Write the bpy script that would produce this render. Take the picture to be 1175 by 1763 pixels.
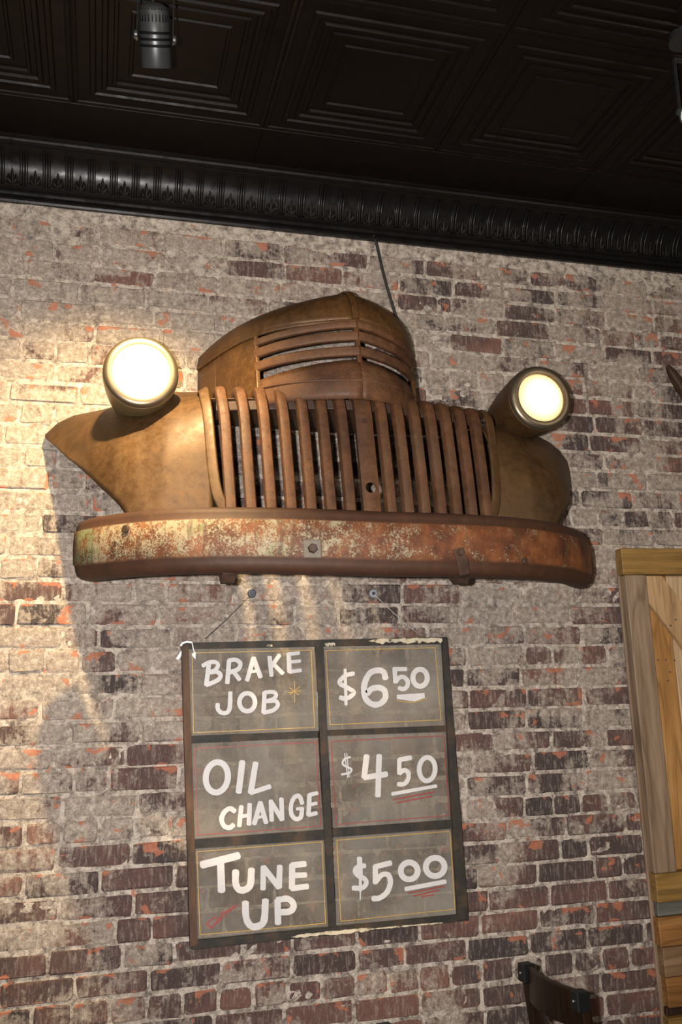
import bpy, math, random
from mathutils import Vector, Matrix, noise

for o in list(bpy.data.objects): bpy.data.objects.remove(o)
SC = bpy.context.scene
COL = SC.collection

# ------------------------------------------------------------------ camera
IW, IH, F = 1175.0, 1763.0, 1580.0
CX, CY = IW / 2, IH / 2
CAM = Vector((0.0, -3.05, 1.70))
_v = Vector((6700 - CX, 1060 - CY, F))
_py = 333.0
_p = Vector((-(F * F + _v.y * _py) / _v.x, _py, F))
AX, AY = _v.normalized(), _p.normalized()      # world X / Y axes seen in image axes (x right, y down, z ahead)
AZ = AX.cross(AY)
R_wc = Matrix((AX, AY, AZ))                    # rows: world axes; maps image-frame direction -> world
def ray(px, py): return R_wc @ Vector((px - CX, py - CY, F))
def at_d(px, py, d):                           # point on the plane at distance d in front of the brick wall
    r = ray(px, py); return CAM + r * ((-d - CAM.y) / r.y)
def project(P):
    q = R_wc.transposed() @ (Vector(P) - CAM)
    return CX + F * q.x / q.z, CY + F * q.y / q.z
cam = bpy.data.cameras.new('camera'); camo = bpy.data.objects.new('camera', cam); COL.objects.link(camo)
right, down, fwd = R_wc @ Vector((1, 0, 0)), R_wc @ Vector((0, 1, 0)), R_wc @ Vector((0, 0, 1))
M = Matrix((right, -down, -fwd)).transposed().to_4x4(); M.translation = CAM
camo.matrix_world = M
cam.sensor_fit = 'VERTICAL'; cam.sensor_height = 36.0; cam.lens = 36.0 * F / IH
cam.clip_start = 0.02
SC.camera = camo

# ------------------------------------------------------------------ light and exposure
SC.view_settings.view_transform = 'Standard'
SC.view_settings.look = 'None'
SC.view_settings.gamma = 1.0
SC.view_settings.use_curve_mapping = False
SC.view_settings.exposure = 0.0
w = bpy.data.worlds.new('room_air'); SC.world = w; w.use_nodes = True
w.node_tree.nodes['Background'].inputs[0].default_value = (1.0, 0.86, 0.72, 1)
w.node_tree.nodes['Background'].inputs[1].default_value = 0.03

def spot(name, loc, target, energy, angle, blend, colour, size):
    l = bpy.data.lights.new(name, 'SPOT'); l.energy = energy; l.spot_size = math.radians(angle); l.spot_blend = blend
    l.color = colour; l.shadow_soft_size = size
    o = bpy.data.objects.new(name, l); COL.objects.link(o); o.location = loc
    o.rotation_euler = (Vector(target) - Vector(loc)).to_track_quat('-Z', 'Y').to_euler()
    return o
# the flash on the camera, just left of the lens (portrait grip)
flash_at = CAM - right * 0.09 + down * -0.02 + fwd * 0.03
spot('camera_flash', flash_at, CAM + fwd * 3 + right * 0.05, 490, 92, 0.75, (1.0, 0.945, 0.91), 0.018)

# ------------------------------------------------------------------ node helpers
class NT:
    def __init__(self, name):
        self.m = bpy.data.materials.new(name); self.m.use_nodes = True
        self.t = self.m.node_tree; self.t.nodes.clear()
        self.out = self.t.nodes.new('ShaderNodeOutputMaterial')
        self.b = self.t.nodes.new('ShaderNodeBsdfPrincipled')
        self.t.links.new(self.b.outputs[0], self.out.inputs[0])
    def node(self, kind, **kw):
        n = self.t.nodes.new(kind)
        for k, v in kw.items(): setattr(n, k, v)
        return n
    def put(self, sock, v):
        if isinstance(v, bpy.types.NodeSocket): self.t.links.new(v, sock)
        elif isinstance(v, (tuple, list)) and len(v) == 3 and sock.type == 'RGBA': sock.default_value = (*v, 1)
        else: sock.default_value = v
    def coord(self, kind='Object', scale=(1, 1, 1)):
        if kind == 'World': s = self.node('ShaderNodeNewGeometry').outputs['Position']
        else: s = self.node('ShaderNodeTexCoord').outputs[kind]
        mp = self.node('ShaderNodeMapping'); self.put(mp.inputs['Vector'], s); mp.inputs['Scale'].default_value = scale
        return mp.outputs[0]
    def noise(self, vec, scale, detail=4, rough=0.55, dist=0.0):
        n = self.node('ShaderNodeTexNoise'); self.put(n.inputs['Vector'], vec)
        n.inputs['Scale'].default_value = scale; n.inputs['Detail'].default_value = detail
        n.inputs['Roughness'].default_value = rough; n.inputs['Distortion'].default_value = dist
        return n.outputs['Fac']
    def ramp(self, f, stops, interp='LINEAR'):
        r = self.node('ShaderNodeValToRGB'); self.put(r.inputs[0], f); e = r.color_ramp.elements
        r.color_ramp.interpolation = interp
        while len(e) < len(stops): e.new(0.5)
        for i, (p, c) in enumerate(stops):
            e[i].position = p
            e[i].color = (c, c, c, 1) if not isinstance(c, (tuple, list)) else (*c, 1)
        return r.outputs[0]
    def mix(self, f, a, b, mode='MIX'):
        n = self.node('ShaderNodeMix', data_type='RGBA', blend_type=mode)
        self.put(n.inputs[0], f); self.put(n.inputs[6], a); self.put(n.inputs[7], b); return n.outputs[2]
    def math(self, op, a, b=0.0, clamp=False):
        n = self.node('ShaderNodeMath', operation=op, use_clamp=clamp); self.put(n.inputs[0], a); self.put(n.inputs[1], b)
        return n.outputs[0]
    def bump(self, h, strength=0.3, dist=0.01):
        n = self.node('ShaderNodeBump'); self.put(n.inputs['Height'], h)
        n.inputs['Strength'].default_value = strength; n.inputs['Distance'].default_value = dist
        self.put(self.b.inputs['Normal'], n.outputs[0])
    def base(self, c): self.put(self.b.inputs['Base Color'], c)
    def rough(self, r): self.put(self.b.inputs['Roughness'], r)
    def metal(self, r): self.put(self.b.inputs['Metallic'], r)
    def spec(self, r): self.put(self.b.inputs['Specular IOR Level'], r)

def simple(name, col, rough=0.6, metal=0.0, spec=0.5, vary=0.15, scale=30):
    n = NT(name); c = n.coord('Object')
    f = n.noise(c, scale, 4)
    n.base(n.mix(f, tuple(x * (1 - vary) for x in col), tuple(min(1, x * (1 + vary)) for x in col)))
    n.rough(rough); n.metal(metal); n.spec(spec)
    return n.m
def emit(name, col, strength):
    n = NT(name); n.base((0.9, 0.85, 0.75))
    n.put(n.b.inputs['Emission Color'], col); n.b.inputs['Emission Strength'].default_value = strength
    return n.m

MAT = {}
# ---- brick and mortar
def height_bias(n, lo, hi_):
    sep = n.node('ShaderNodeSeparateXYZ'); n.put(sep.inputs[0], n.coord('World'))
    m = n.node('ShaderNodeMapRange'); n.put(m.inputs[0], sep.outputs[2])
    m.inputs[1].default_value = 0.6; m.inputs[2].default_value = 1.9; m.inputs[3].default_value = lo; m.inputs[4].default_value = hi_
    return m.outputs[0], sep.outputs[2]
def smear_mask(n, P):
    # lime and mortar smeared over bricks and joints alike: cloudy outline, more of it high up
    big = n.noise(P, 4.2, 8, 0.66, 0.6)
    streak = n.noise(n.coord('World', (44, 44, 6)), 1.0, 4, 0.6)
    fine = n.noise(P, 75, 4, 0.7)
    hb, z = height_bias(n, -0.070, 0.014)
    v = n.math('ADD', n.math('MULTIPLY', big, 0.62), n.math('MULTIPLY', streak, 0.19))
    v = n.math('ADD', n.math('ADD', v, n.math('MULTIPLY', fine, 0.19)), hb)
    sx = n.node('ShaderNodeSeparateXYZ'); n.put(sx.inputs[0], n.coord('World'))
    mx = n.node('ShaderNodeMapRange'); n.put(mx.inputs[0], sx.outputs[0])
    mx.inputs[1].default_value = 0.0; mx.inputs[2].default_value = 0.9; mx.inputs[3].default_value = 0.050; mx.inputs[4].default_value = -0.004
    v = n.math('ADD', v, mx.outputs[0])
    return v, fine, z
def smear_tone(n, P):
    return n.ramp(n.noise(P, 52, 7, 0.8, 0.3), [(0.34, (0.14, 0.114, 0.096)), (0.5, (0.258, 0.217, 0.178)), (0.64, (0.42, 0.365, 0.305))])
def grain(n, P): return n.ramp(n.noise(P, 230, 4, 0.75), [(0.30, 0.72), (0.5, 1.0), (0.72, 1.3)])
def soot_mask(n, P): return n.ramp(n.noise(P, 2.3, 5, 0.65, 0.3), [(0.45, 0.0), (0.57, 1.0)])
def orange(n, P): return n.mix(n.noise(P, 45, 4, 0.7), (0.21, 0.07, 0.04), (0.44, 0.17, 0.095))

n = NT('old_brick'); P = n.coord('World')
rnd = n.math('FRACT', n.math('ADD', n.node('ShaderNodeObjectInfo').outputs['Random'], n.node('ShaderNodeNewGeometry').outputs['Random Per Island']))
rnd2 = n.math('FRACT', n.math('MULTIPLY', rnd, 17.31))
clay = n.ramp(rnd, [(0.0, (0.048, 0.034, 0.031)), (0.3, (0.080, 0.046, 0.041)), (0.6, (0.125, 0.064, 0.052)), (0.85, (0.095, 0.055, 0.047)), (1.0, (0.165, 0.08, 0.058))])
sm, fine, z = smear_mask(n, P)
soot = soot_mask(n, P)
clay = n.mix(n.math('MULTIPLY', soot, 0.65), clay, (0.040, 0.034, 0.033))
scr = n.noise(n.coord('World', (95, 95, 20)), 1.0, 5, 0.75, 0.4)             # pale vertical scratches and bloom
clay = n.mix(n.ramp(scr, [(0.50, 0.0), (0.68, 0.62)]), clay, (0.27, 0.225, 0.19))
sm = n.math('ADD', sm, n.math('MULTIPLY', n.math('SUBTRACT', rnd2, 0.5), 0.10))
sm = n.math('ADD', sm, n.math('MULTIPLY', soot, -0.03))
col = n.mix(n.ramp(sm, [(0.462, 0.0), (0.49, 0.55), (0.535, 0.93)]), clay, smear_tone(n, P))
# orange clay where the skin has spalled off, mostly near the upper arris
fz = n.math('FRACT', n.math('ADD', n.math('DIVIDE', n.math('SUBTRACT', z, 2.021), 0.0735), 60.0))
arris = n.ramp(fz, [(0.08, 0.05), (0.30, 0.0), (0.45, 0.0), (0.90, 0.085)])
chip = n.noise(n.coord('World', (14, 14, 17)), 1.0, 3, 0.5, 0.3)
chip = n.math('ADD', n.math('ADD', chip, arris), n.math('MULTIPLY', n.math('SUBTRACT', n.noise(P, 80, 3), 0.5), 0.12))
col = n.mix(n.math('MULTIPLY', n.ramp(chip, [(0.655, 0.0), (0.682, 1.0)]), 0.82), col, orange(n, P))
col = n.mix(1.0, col, grain(n, P), 'MULTIPLY')
n.base(col); n.rough(0.9); n.spec(0.2)
n.bump(n.math('ADD', n.noise(P, 18, 6, 0.65, 0.6), n.math('MULTIPLY', n.noise(P, 150, 4, 0.7), 0.7)), 0.45, 0.005)
MAT['brick'] = n.m

n = NT('lime_mortar'); P = n.coord('World')
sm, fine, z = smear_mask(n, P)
joint = n.ramp(n.noise(P, 34, 7, 0.75, 0.5), [(0.38, (0.105, 0.085, 0.076)), (0.47, (0.27, 0.23, 0.19)), (0.57, (0.47, 0.41, 0.345))])
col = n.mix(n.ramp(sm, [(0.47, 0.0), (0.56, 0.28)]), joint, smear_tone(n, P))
col = n.mix(n.ramp(n.noise(P, 19, 4, 0.6), [(0.655, 0.0), (0.68, 0.8)]), col, orange(n, P))
col = n.mix(1.0, col, grain(n, P), 'MULTIPLY')
n.base(col); n.rough(0.95); n.spec(0.2)
n.bump(n.math('ADD', n.noise(P, 18, 6, 0.65, 0.6), n.noise(P, 170, 5, 0.7)), 0.6, 0.006)
MAT['mortar'] = n.m

# ---- black pressed tin
def tin(name, c0, c1, r, sp=0.14):
    n = NT(name); P = n.coord('World')
    n.base(n.mix(n.noise(P, 12, 4), c0, c1)); n.rough(n.ramp(n.noise(P, 25, 3), [(0.3, r - 0.08), (0.7, r + 0.1)])); n.spec(sp)
    n.bump(n.noise(P, 40, 3), 0.08, 0.004); return n.m
MAT['tin'] = tin('black_brown_tin', (0.0035, 0.0022, 0.0015), (0.006, 0.0036, 0.0024), 0.46)
MAT['cornice'] = tin('black_tin_cornice', (0.004, 0.0036, 0.0034), (0.007, 0.006, 0.0055), 0.33, 0.19)

# ---- rusted sheet metal
def rust(name, dark, mid_, light, rough=0.55, metal=0.35, speck=0.5, sc=1.0):
    n = NT(name); P = n.coord('Object')
    a = n.noise(P, 5 * sc, 6, 0.62, 0.4); b = n.noise(P, 38 * sc, 6, 0.7); c = n.noise(P, 170 * sc, 3, 0.6)
    f = n.math('ADD', n.math('MULTIPLY', a, 0.6), n.math('MULTIPLY', b, 0.4))
    col = n.ramp(f, [(0.34, dark), (0.5, mid_), (0.68, light)])
    col = n.mix(n.ramp(c, [(0.55, 0.0), (0.75, speck)]), col, tuple(x * 0.45 for x in dark))
    col = n.mix(n.ramp(n.noise(P, 2.3 * sc, 4, 0.6), [(0.55, 0.0), (0.75, 0.45)]), col, (0.075, 0.055, 0.035))
    n.base(col); n.metal(metal); n.spec(0.4)
    n.rough(n.ramp(b, [(0.3, rough - 0.12), (0.7, rough + 0.15)]))
    n.bump(n.math('ADD', b, n.math('MULTIPLY', c, 0.4)), 0.12, 0.004)
    return n.m
MAT['patina'] = rust('brown_patina_steel', (0.036, 0.0175, 0.0062), (0.068, 0.034, 0.0112), (0.105, 0.054, 0.017), 0.52, 0.25, 0.5)
MAT['hood'] = rust('hood_patina_steel', (0.036, 0.016, 0.0058), (0.072, 0.033, 0.0105), (0.125, 0.057, 0.016), 0.48, 0.25, 0.6)
MAT['rust'] = rust('red_brown_rust', (0.032, 0.0135, 0.0062), (0.074, 0.030, 0.0115), (0.125, 0.054, 0.019), 0.62, 0.12, 0.85)
MAT['rust_dark'] = rust('dark_rust', (0.022, 0.012, 0.008), (0.045, 0.023, 0.013), (0.075, 0.036, 0.019), 0.65, 0.2, 0.6)

# bumper: rust with old cream and green paint left on the middle of the face
n = NT('flaking_cream_paint_on_rust'); P = n.coord('Object')
b = n.noise(P, 30, 6, 0.72); c = n.noise(P, 190, 4, 0.75)
rustc = n.ramp(n.noise(P, 11, 6, 0.65), [(0.33, (0.036, 0.014, 0.007)), (0.5, (0.105, 0.034, 0.012)), (0.68, (0.20, 0.074, 0.025))])
sep = n.node('ShaderNodeSeparateXYZ'); n.put(sep.inputs[0], n.coord('Object'))
att = n.node('ShaderNodeAttribute'); att.attribute_name = 'face_band'
lr = n.node('ShaderNodeMapRange'); n.put(lr.inputs[0], sep.outputs[0])
lr.inputs[1].default_value = -0.8; lr.inputs[2].default_value = 0.65; lr.inputs[3].default_value = 0.035; lr.inputs[4].default_value = -0.055
pm = n.math('ADD', n.math('ADD', n.math('MULTIPLY', n.noise(P, 6.5, 5, 0.6), 0.30), n.math('MULTIPLY', b, 0.36)), n.math('MULTIPLY', c, 0.42))
pm = n.math('ADD', pm, lr.outputs[0])
pm = n.math('MULTIPLY', n.ramp(pm, [(0.535, 0.0), (0.585, 1.0)]), att.outputs['Fac'])
cream = n.mix(n.noise(P, 60, 4), (0.17, 0.138, 0.075), (0.31, 0.275, 0.185))
gl = n.node('ShaderNodeMapRange'); n.put(gl.inputs[0], sep.outputs[0])
gl.inputs[1].default_value = -0.82; gl.inputs[2].default_value = -0.68; gl.inputs[3].default_value = 0.14; gl.inputs[4].default_value = 0.0
green = n.ramp(n.math('ADD', n.noise(P, 9, 5, 0.6), gl.outputs[0]), [(0.58, 0.0), (0.66, 0.85)])
cream = n.mix(green, cream, (0.10, 0.135, 0.06))
col = n.mix(n.math('MULTIPLY', pm, 0.9), rustc, cream)
edge = n.mix(n.noise(P, 25, 5), (0.022, 0.0105, 0.0065), (0.066, 0.027, 0.013))
col = n.mix(att.outputs['Fac'], edge, col)
crack = n.noise(n.coord('Object', (40, 40, 5)), 1.0, 5, 0.7, 1.2)
col = n.mix(n.ramp(crack, [(0.57, 0.0), (0.63, 0.6)]), col, (0.06, 0.03, 0.014))
n.base(col); n.rough(0.6); n.metal(0.1); n.spec(0.35); n.bump(n.math('ADD', pm, n.math('MULTIPLY', b, 0.6)), 0.25, 0.003)
MAT['bumper'] = n.m

# ---- other materials
MAT['chrome'] = simple('dull_rusty_chrome', (0.15, 0.118, 0.078), 0.36, 0.8, 0.5, 0.35, 25)
MAT['housing'] = simple('patina_lamp_housing', (0.20, 0.15, 0.07), 0.38, 0.3, 0.5, 0.25, 18)
MAT['lens_hot'] = emit('lit_lens_left', (1.0, 0.90, 0.68), 14.0)
n = NT('lit_lens_right'); att = n.node('ShaderNodeAttribute'); att.attribute_name = 'core'
n.base((0.2, 0.17, 0.12)); n.put(n.b.inputs['Emission Color'], n.ramp(att.outputs['Fac'], [(0.0, (1.0, 0.62, 0.22)), (0.25, (1.0, 0.80, 0.46)), (0.6, (1.0, 0.93, 0.74))]))
n.put(n.b.inputs['Emission Strength'], n.math('ADD', n.math('MULTIPLY', att.outputs['Fac'], 1.8), 1.0)); MAT['lens_warm'] = n.m
MAT['cable'] = simple('black_cable', (0.015, 0.016, 0.014), 0.5)
MAT['wire'] = simple('thin_steel_wire', (0.12, 0.11, 0.10), 0.4, 0.8)
MAT['bolt'] = simple('zinc_washer', (0.33, 0.36, 0.40), 0.4, 0.5)
MAT['bolt_dark'] = simple('dark_bolt', (0.05, 0.06, 0.08), 0.45, 0.6)
MAT['steel_plate'] = simple('grey_steel_plate', (0.10, 0.085, 0.065), 0.55, 0.3, 0.4, 0.3, 60)
MAT['paper'] = simple('white_paper', (0.75, 0.75, 0.76), 0.7)
MAT['letter'] = simple('white_sign_paint', (0.50, 0.485, 0.475), 0.55, 0, 0.4, 0.08, 60)
MAT['yellow'] = simple('ochre_line_paint', (0.42, 0.26, 0.05), 0.5)
MAT['red'] = simple('red_line_paint', (0.26, 0.035, 0.03), 0.5)
# dusty glass
n = NT('dusty_glass'); P = n.coord('Object')
t = n.node('ShaderNodeBsdfTransparent'); t.inputs[0].default_value = (0.88, 0.86, 0.82, 1)
g = n.node('ShaderNodeBsdfGlossy'); g.inputs['Roughness'].default_value = 0.12; g.inputs[0].default_value = (1, 1, 1, 1)
dd = n.node('ShaderNodeBsdfDiffuse'); n.put(dd.inputs[0], n.mix(n.noise(P, 9, 4, 0.6), (0.28, 0.258, 0.228), (0.46, 0.425, 0.375)))
m1 = n.node('ShaderNodeMixShader'); n.put(m1.inputs[0], n.ramp(n.noise(P, 3.5, 5, 0.6), [(0.35, 0.10), (0.65, 0.38)])); n.put(m1.inputs[1], t.outputs[0]); n.put(m1.inputs[2], dd.outputs[0])
m2 = n.node('ShaderNodeMixShader'); fr = n.node('ShaderNodeFresnel'); fr.inputs[0].default_value = 1.35
n.put(m2.inputs[0], n.math('MULTIPLY', fr.outputs[0], 0.7)); n.put(m2.inputs[1], m1.outputs[0]); n.put(m2.inputs[2], g.outputs[0])
n.put(n.out.inputs[0], m2.outputs[0]); MAT['glass'] = n.m
# weathered sash
n = NT('weathered_black_brown_sash'); P = n.coord('Object')
a = n.noise(n.coord('Object', (1, 1, 1)), 14, 5, 0.65); b = n.noise(P, 60, 5, 0.7)
col = n.ramp(a, [(0.35, (0.014, 0.0135, 0.0115)), (0.52, (0.026, 0.022, 0.017)), (0.62, (0.05, 0.031, 0.018))])
col = n.mix(n.ramp(b, [(0.5, 0), (0.75, 0.4)]), col, (0.055, 0.047, 0.036))
n.base(col); n.rough(0.65); n.spec(0.3); n.bump(b, 0.3, 0.004); MAT['sash'] = n.m
n = NT('sash_stile_brown'); P = n.coord('Object')
col = n.ramp(n.noise(n.coord('Object', (12, 12, 2.5)), 2.0, 5, 0.7), [(0.35, (0.03, 0.024, 0.018)), (0.55, (0.085, 0.045, 0.024)), (0.7, (0.125, 0.06, 0.03))])
n.base(col); n.rough(0.7); n.spec(0.3); n.bump(n.noise(P, 60, 5, 0.7), 0.3, 0.004); MAT['sash_brown'] = n.m
n = NT('flaked_cream_paint'); P = n.coord('Object')
col = n.ramp(n.noise(P, 45, 5, 0.7), [(0.38, (0.04, 0.033, 0.025)), (0.45, (0.42, 0.36, 0.25)), (0.6, (0.52, 0.46, 0.33))])
n.base(col); n.rough(0.75); MAT['flake'] = n.m
# wood
def wood(name, dark, mid_, light, along='Z', ring=14, rough=0.6):
    n = NT(name)
    sc = {'Z': (22, 22, 1.6), 'X': (1.6, 22, 22)}[along]
    oi = n.node('ShaderNodeObjectInfo').outputs['Random']
    P = n.coord('Object', sc)
    add = n.node('ShaderNodeVectorMath', operation='ADD'); n.put(add.inputs[0], P)
    cmb = n.node('ShaderNodeCombineXYZ'); n.put(cmb.inputs[0], n.math('MULTIPLY', oi, 37)); n.put(cmb.inputs[2], n.math('MULTIPLY', oi, 11)); n.put(add.inputs[1], cmb.outputs[0])
    g = n.noise(add.outputs[0], 1.0, 6, 0.6, 0.5); f = n.noise(add.outputs[0], 5.0, 4, 0.7)
    col = n.ramp(n.math('ADD', n.math('MULTIPLY', g, 0.7), n.math('MULTIPLY', f, 0.3)), [(0.32, dark), (0.5, mid_), (0.66, light)])
    ln = n.math('FRACT', n.math('MULTIPLY', n.noise(add.outputs[0], 0.42, 2, 0.4, 0.3), 11.0))
    col = n.mix(n.ramp(ln, [(0.0, 0.5), (0.12, 0.0), (0.75, 0.0), (1.0, 0.5)]), col, tuple(x * 0.7 for x in dark))
    n.base(col); n.rough(rough); n.spec(0.3); n.bump(f, 0.2, 0.003); return n.m
MAT['wood_gold'] = wood('golden_plank', (0.16, 0.075, 0.022), (0.30, 0.15, 0.045), (0.40, 0.22, 0.08))
MAT['wood_gold_h'] = wood('golden_rail', (0.12, 0.065, 0.018), (0.21, 0.12, 0.032), (0.29, 0.17, 0.05), 'X')
MAT['wood_orange_h'] = wood('orange_plank', (0.12, 0.05, 0.015), (0.23, 0.105, 0.03), (0.32, 0.16, 0.05), 'X')
MAT['wood_brown_h'] = wood('brown_plank', (0.09, 0.05, 0.025), (0.17, 0.10, 0.05), (0.24, 0.15, 0.08), 'X')
MAT['wood_grey'] = wood('grey_brown_stile', (0.10, 0.062, 0.036), (0.19, 0.13, 0.082), (0.27, 0.195, 0.13))
MAT['wood_grey_h'] = wood('blue_grey_board', (0.06, 0.055, 0.045), (0.10, 0.095, 0.08), (0.14, 0.135, 0.115), 'X')
MAT['wood_pale'] = wood('pale_plank', (0.24, 0.15, 0.075), (0.36, 0.25, 0.14), (0.45, 0.33, 0.20))
MAT['wood_tan'] = wood('tan_brace', (0.22, 0.13, 0.06), (0.35, 0.22, 0.105), (0.42, 0.28, 0.15))
MAT['wood_dark'] = wood('dark_espresso_wood', (0.005, 0.0025, 0.0015), (0.009, 0.0045, 0.0025), (0.017, 0.0075, 0.0035), rough=0.36)
MAT['wood_old'] = wood('dark_old_timber', (0.008, 0.005, 0.004), (0.025, 0.013, 0.007), (0.07, 0.034, 0.015))
MAT['black_paint'] = simple('black_lamp_paint', (0.018, 0.018, 0.019), 0.4, 0.2)
MAT['cap_black'] = simple('black_metal_cap', (0.005, 0.005, 0.005), 0.45, 0.0, 0.3)
MAT['grey_lamp'] = simple('silver_grey_lamp_paint', (0.034, 0.036, 0.037), 0.38, 0.4)
MAT['groove'] = simple('black_groove', (0.002, 0.002, 0.0025), 0.7, 0, 0.1)
MAT['bulb'] = emit('lit_bulb', (1.0, 0.78, 0.42), 12)
MAT['bulb_dim'] = emit('lit_bulb_dim', (1.0, 0.7, 0.3), 2.0)
MAT['plaster'] = simple('warm_plaster', (0.34, 0.28, 0.22), 0.9)
MAT['floor'] = wood('floor_boards', (0.06, 0.035, 0.02), (0.12, 0.07, 0.04), (0.17, 0.10, 0.06), 'X')

# ------------------------------------------------------------------ mesh helpers
class MB:
    def __init__(self): self.v, self.f = [], []
    def add(self, vs, fs):
        o = len(self.v); self.v += [tuple(p) for p in vs]; self.f += [tuple(i + o for i in q) for q in fs]
        return self
    def box(self, a, b):
        (x0, y0, z0), (x1, y1, z1) = a, b
        vs = [(x, y, z) for z in (z0, z1) for y in (y0, y1) for x in (x0, x1)]
        return self.add(vs, [(0, 2, 3, 1), (4, 5, 7, 6), (0, 1, 5, 4), (2, 6, 7, 3), (0, 4, 6, 2), (1, 3, 7, 5)])
    def cbox(self, a, b, c=0.003):           # box with chamfered edges
        a, b = Vector(a), Vector(b); ctr = (a + b) / 2; h = (b - a) / 2
        c = min(c, h.x * .45, h.y * .45, h.z * .45)
        import itertools
        vs, idx = [], {}
        for s in itertools.product((-1, 1), repeat=3):
            for ax in range(3):
                p = [s[i] * (h[i] - (0 if i == ax else c)) for i in range(3)]
                idx[(s, ax)] = len(vs); vs.append(ctr + Vector(p))
        fs = []
        for ax in range(3):
            o1, o2 = [i for i in range(3) if i != ax]
            for sg in (-1, 1):
                q = []
                for (p1, p2) in ((-1, -1), (1, -1), (1, 1), (-1, 1)):
                    s = [0] * 3; s[ax] = sg; s[o1] = p1; s[o2] = p2; q.append(idx[(tuple(s), ax)])
                fs.append(q)
            for p1 in (-1, 1):
                for p2 in (-1, 1):
                    s0 = [0] * 3; s0[ax] = -1; s0[o1] = p1; s0[o2] = p2
                    s1 = list(s0); s1[ax] = 1; s0, s1 = tuple(s0), tuple(s1)
                    fs.append([idx[(s0, o1)], idx[(s1, o1)], idx[(s1, o2)], idx[(s0, o2)]])
        for s in itertools.product((-1, 1), repeat=3): fs.append([idx[(s, 0)], idx[(s, 1)], idx[(s, 2)]])
        return self.add(vs, fs)
    def grid(self, rows, close_u=False):
        n, m = len(rows), len(rows[0]); fs = []
        for i in range(n - 1):
            for j in range(m if close_u else m - 1):
                k = (j + 1) % m
                fs.append((i * m + j, i * m + k, (i + 1) * m + k, (i + 1) * m + j))
        return self.add([p for r in rows for p in r], fs)
    def lathe(self, prof, origin, axis, seg=24, cap=True):   # prof: (r, h) along axis
        origin = Vector(origin); ax = Vector(axis).normalized()
        t = ax.orthogonal().normalized(); b = ax.cross(t)
        rows = [[origin + ax * h + (t * math.cos(2 * math.pi * k / seg) + b * math.sin(2 * math.pi * k / seg)) * r for k in range(seg)] for r, h in prof]
        o = len(self.v); self.grid(rows, True)
        if cap:
            self.f.append(tuple(o + k for k in reversed(range(seg)))); e = o + (len(prof) - 1) * seg
            self.f.append(tuple(e + k for k in range(seg)))
        return self
    def sweep(self, path, prof, up=(0, 0, 1), closed=True, scales=None, cap=True):
        # prof: list of (a, b): a along side vector, b along normal
        path = [Vector(p) for p in path]; rows = []
        for i, p in enumerate(path):
            t = (path[min(i + 1, len(path) - 1)] - path[max(i - 1, 0)]).normalized()
            u = Vector(up(i) if callable(up) else up); s = t.cross(u)
            s = s.normalized() if s.length > 1e-6 else t.orthogonal().normalized(); nn = s.cross(t).normalized()
            k = scales[i] if scales else 1.0
            rows.append([p + s * a * k + nn * b * k for a, b in prof])
        o = len(self.v); self.grid(rows, closed); m = len(prof)
        if cap and closed:
            self.f.append(tuple(o + k for k in reversed(range(m)))); e = o + (len(path) - 1) * m
            self.f.append(tuple(e + k for k in range(m)))
        return self
    def tube(self, path, r, seg=10, scales=None):
        return self.sweep(path, [(r * math.cos(2 * math.pi * k / seg), r * math.sin(2 * math.pi * k / seg)) for k in range(seg)], up=(0.13, 0.21, 0.97), scales=scales)
    def build(self, name, mat, parent=None, smooth=False, angle=0.7):
        off = world_loc(parent) if parent else Vector((0, 0, 0))
        me = bpy.data.meshes.new(name)
        me.from_pydata([Vector(p) - off for p in self.v], [], self.f); me.validate(); me.update()
        import bmesh
        bm = bmesh.new(); bm.from_mesh(me); bmesh.ops.recalc_face_normals(bm, faces=bm.faces)
        if smooth:
            for f in bm.faces: f.smooth = True
            for e in bm.edges:
                if len(e.link_faces) == 2 and e.calc_face_angle(0) > angle: e.smooth = False
        bm.to_mesh(me); bm.free()
        if mat: me.materials.append(MAT[mat] if isinstance(mat, str) else mat)
        return link(name, me, parent)
WL = {}
def world_loc(o): return WL.get(o.name, Vector((0, 0, 0)))
def link(name, me, parent=None, loc=None):
    o = bpy.data.objects.new(name, me); COL.objects.link(o)
    WL[o.name] = world_loc(parent) if parent else Vector((0, 0, 0))
    if parent: o.parent = parent
    return o
def tag(o, label=None, cat=None, group=None, kind=None):
    if label: o['label'] = label
    if cat: o['category'] = cat
    if group: o['group'] = group
    if kind: o['kind'] = kind
    return o
def thing(name, loc, label, cat, group=None):
    o = bpy.data.objects.new(name, None); COL.objects.link(o); o.location = loc; o.empty_display_size = 0.05
    WL[o.name] = Vector(loc); return tag(o, label, cat, group)
def thing_mesh(mb, name, mat, label, cat, group=None, smooth=False):   # one-mesh thing with its origin at its own base
    vs = [Vector(p) for p in mb.v]
    c = Vector((sum(p.x for p in vs) / len(vs), sum(p.y for p in vs) / len(vs), min(p.z for p in vs)))
    mb.v = [tuple(p - c) for p in vs]; o = mb.build(name, mat, None, smooth); o.location = c
    WL[o.name] = c; return tag(o, label, cat, group)
def solidify(o, t, offset=-1):
    m = o.modifiers.new('thickness', 'SOLIDIFY'); m.thickness = t; m.offset = offset; return o
def lerp(a, b, t): return a + (b - a) * t
def interp(x, pts):
    if x <= pts[0][0]: return pts[0][1]
    for (x0, y0), (x1, y1) in zip(pts, pts[1:]):
        if x <= x1: return y0 + (y1 - y0) * (x - x0) / (x1 - x0)
    return pts[-1][1]
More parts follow.
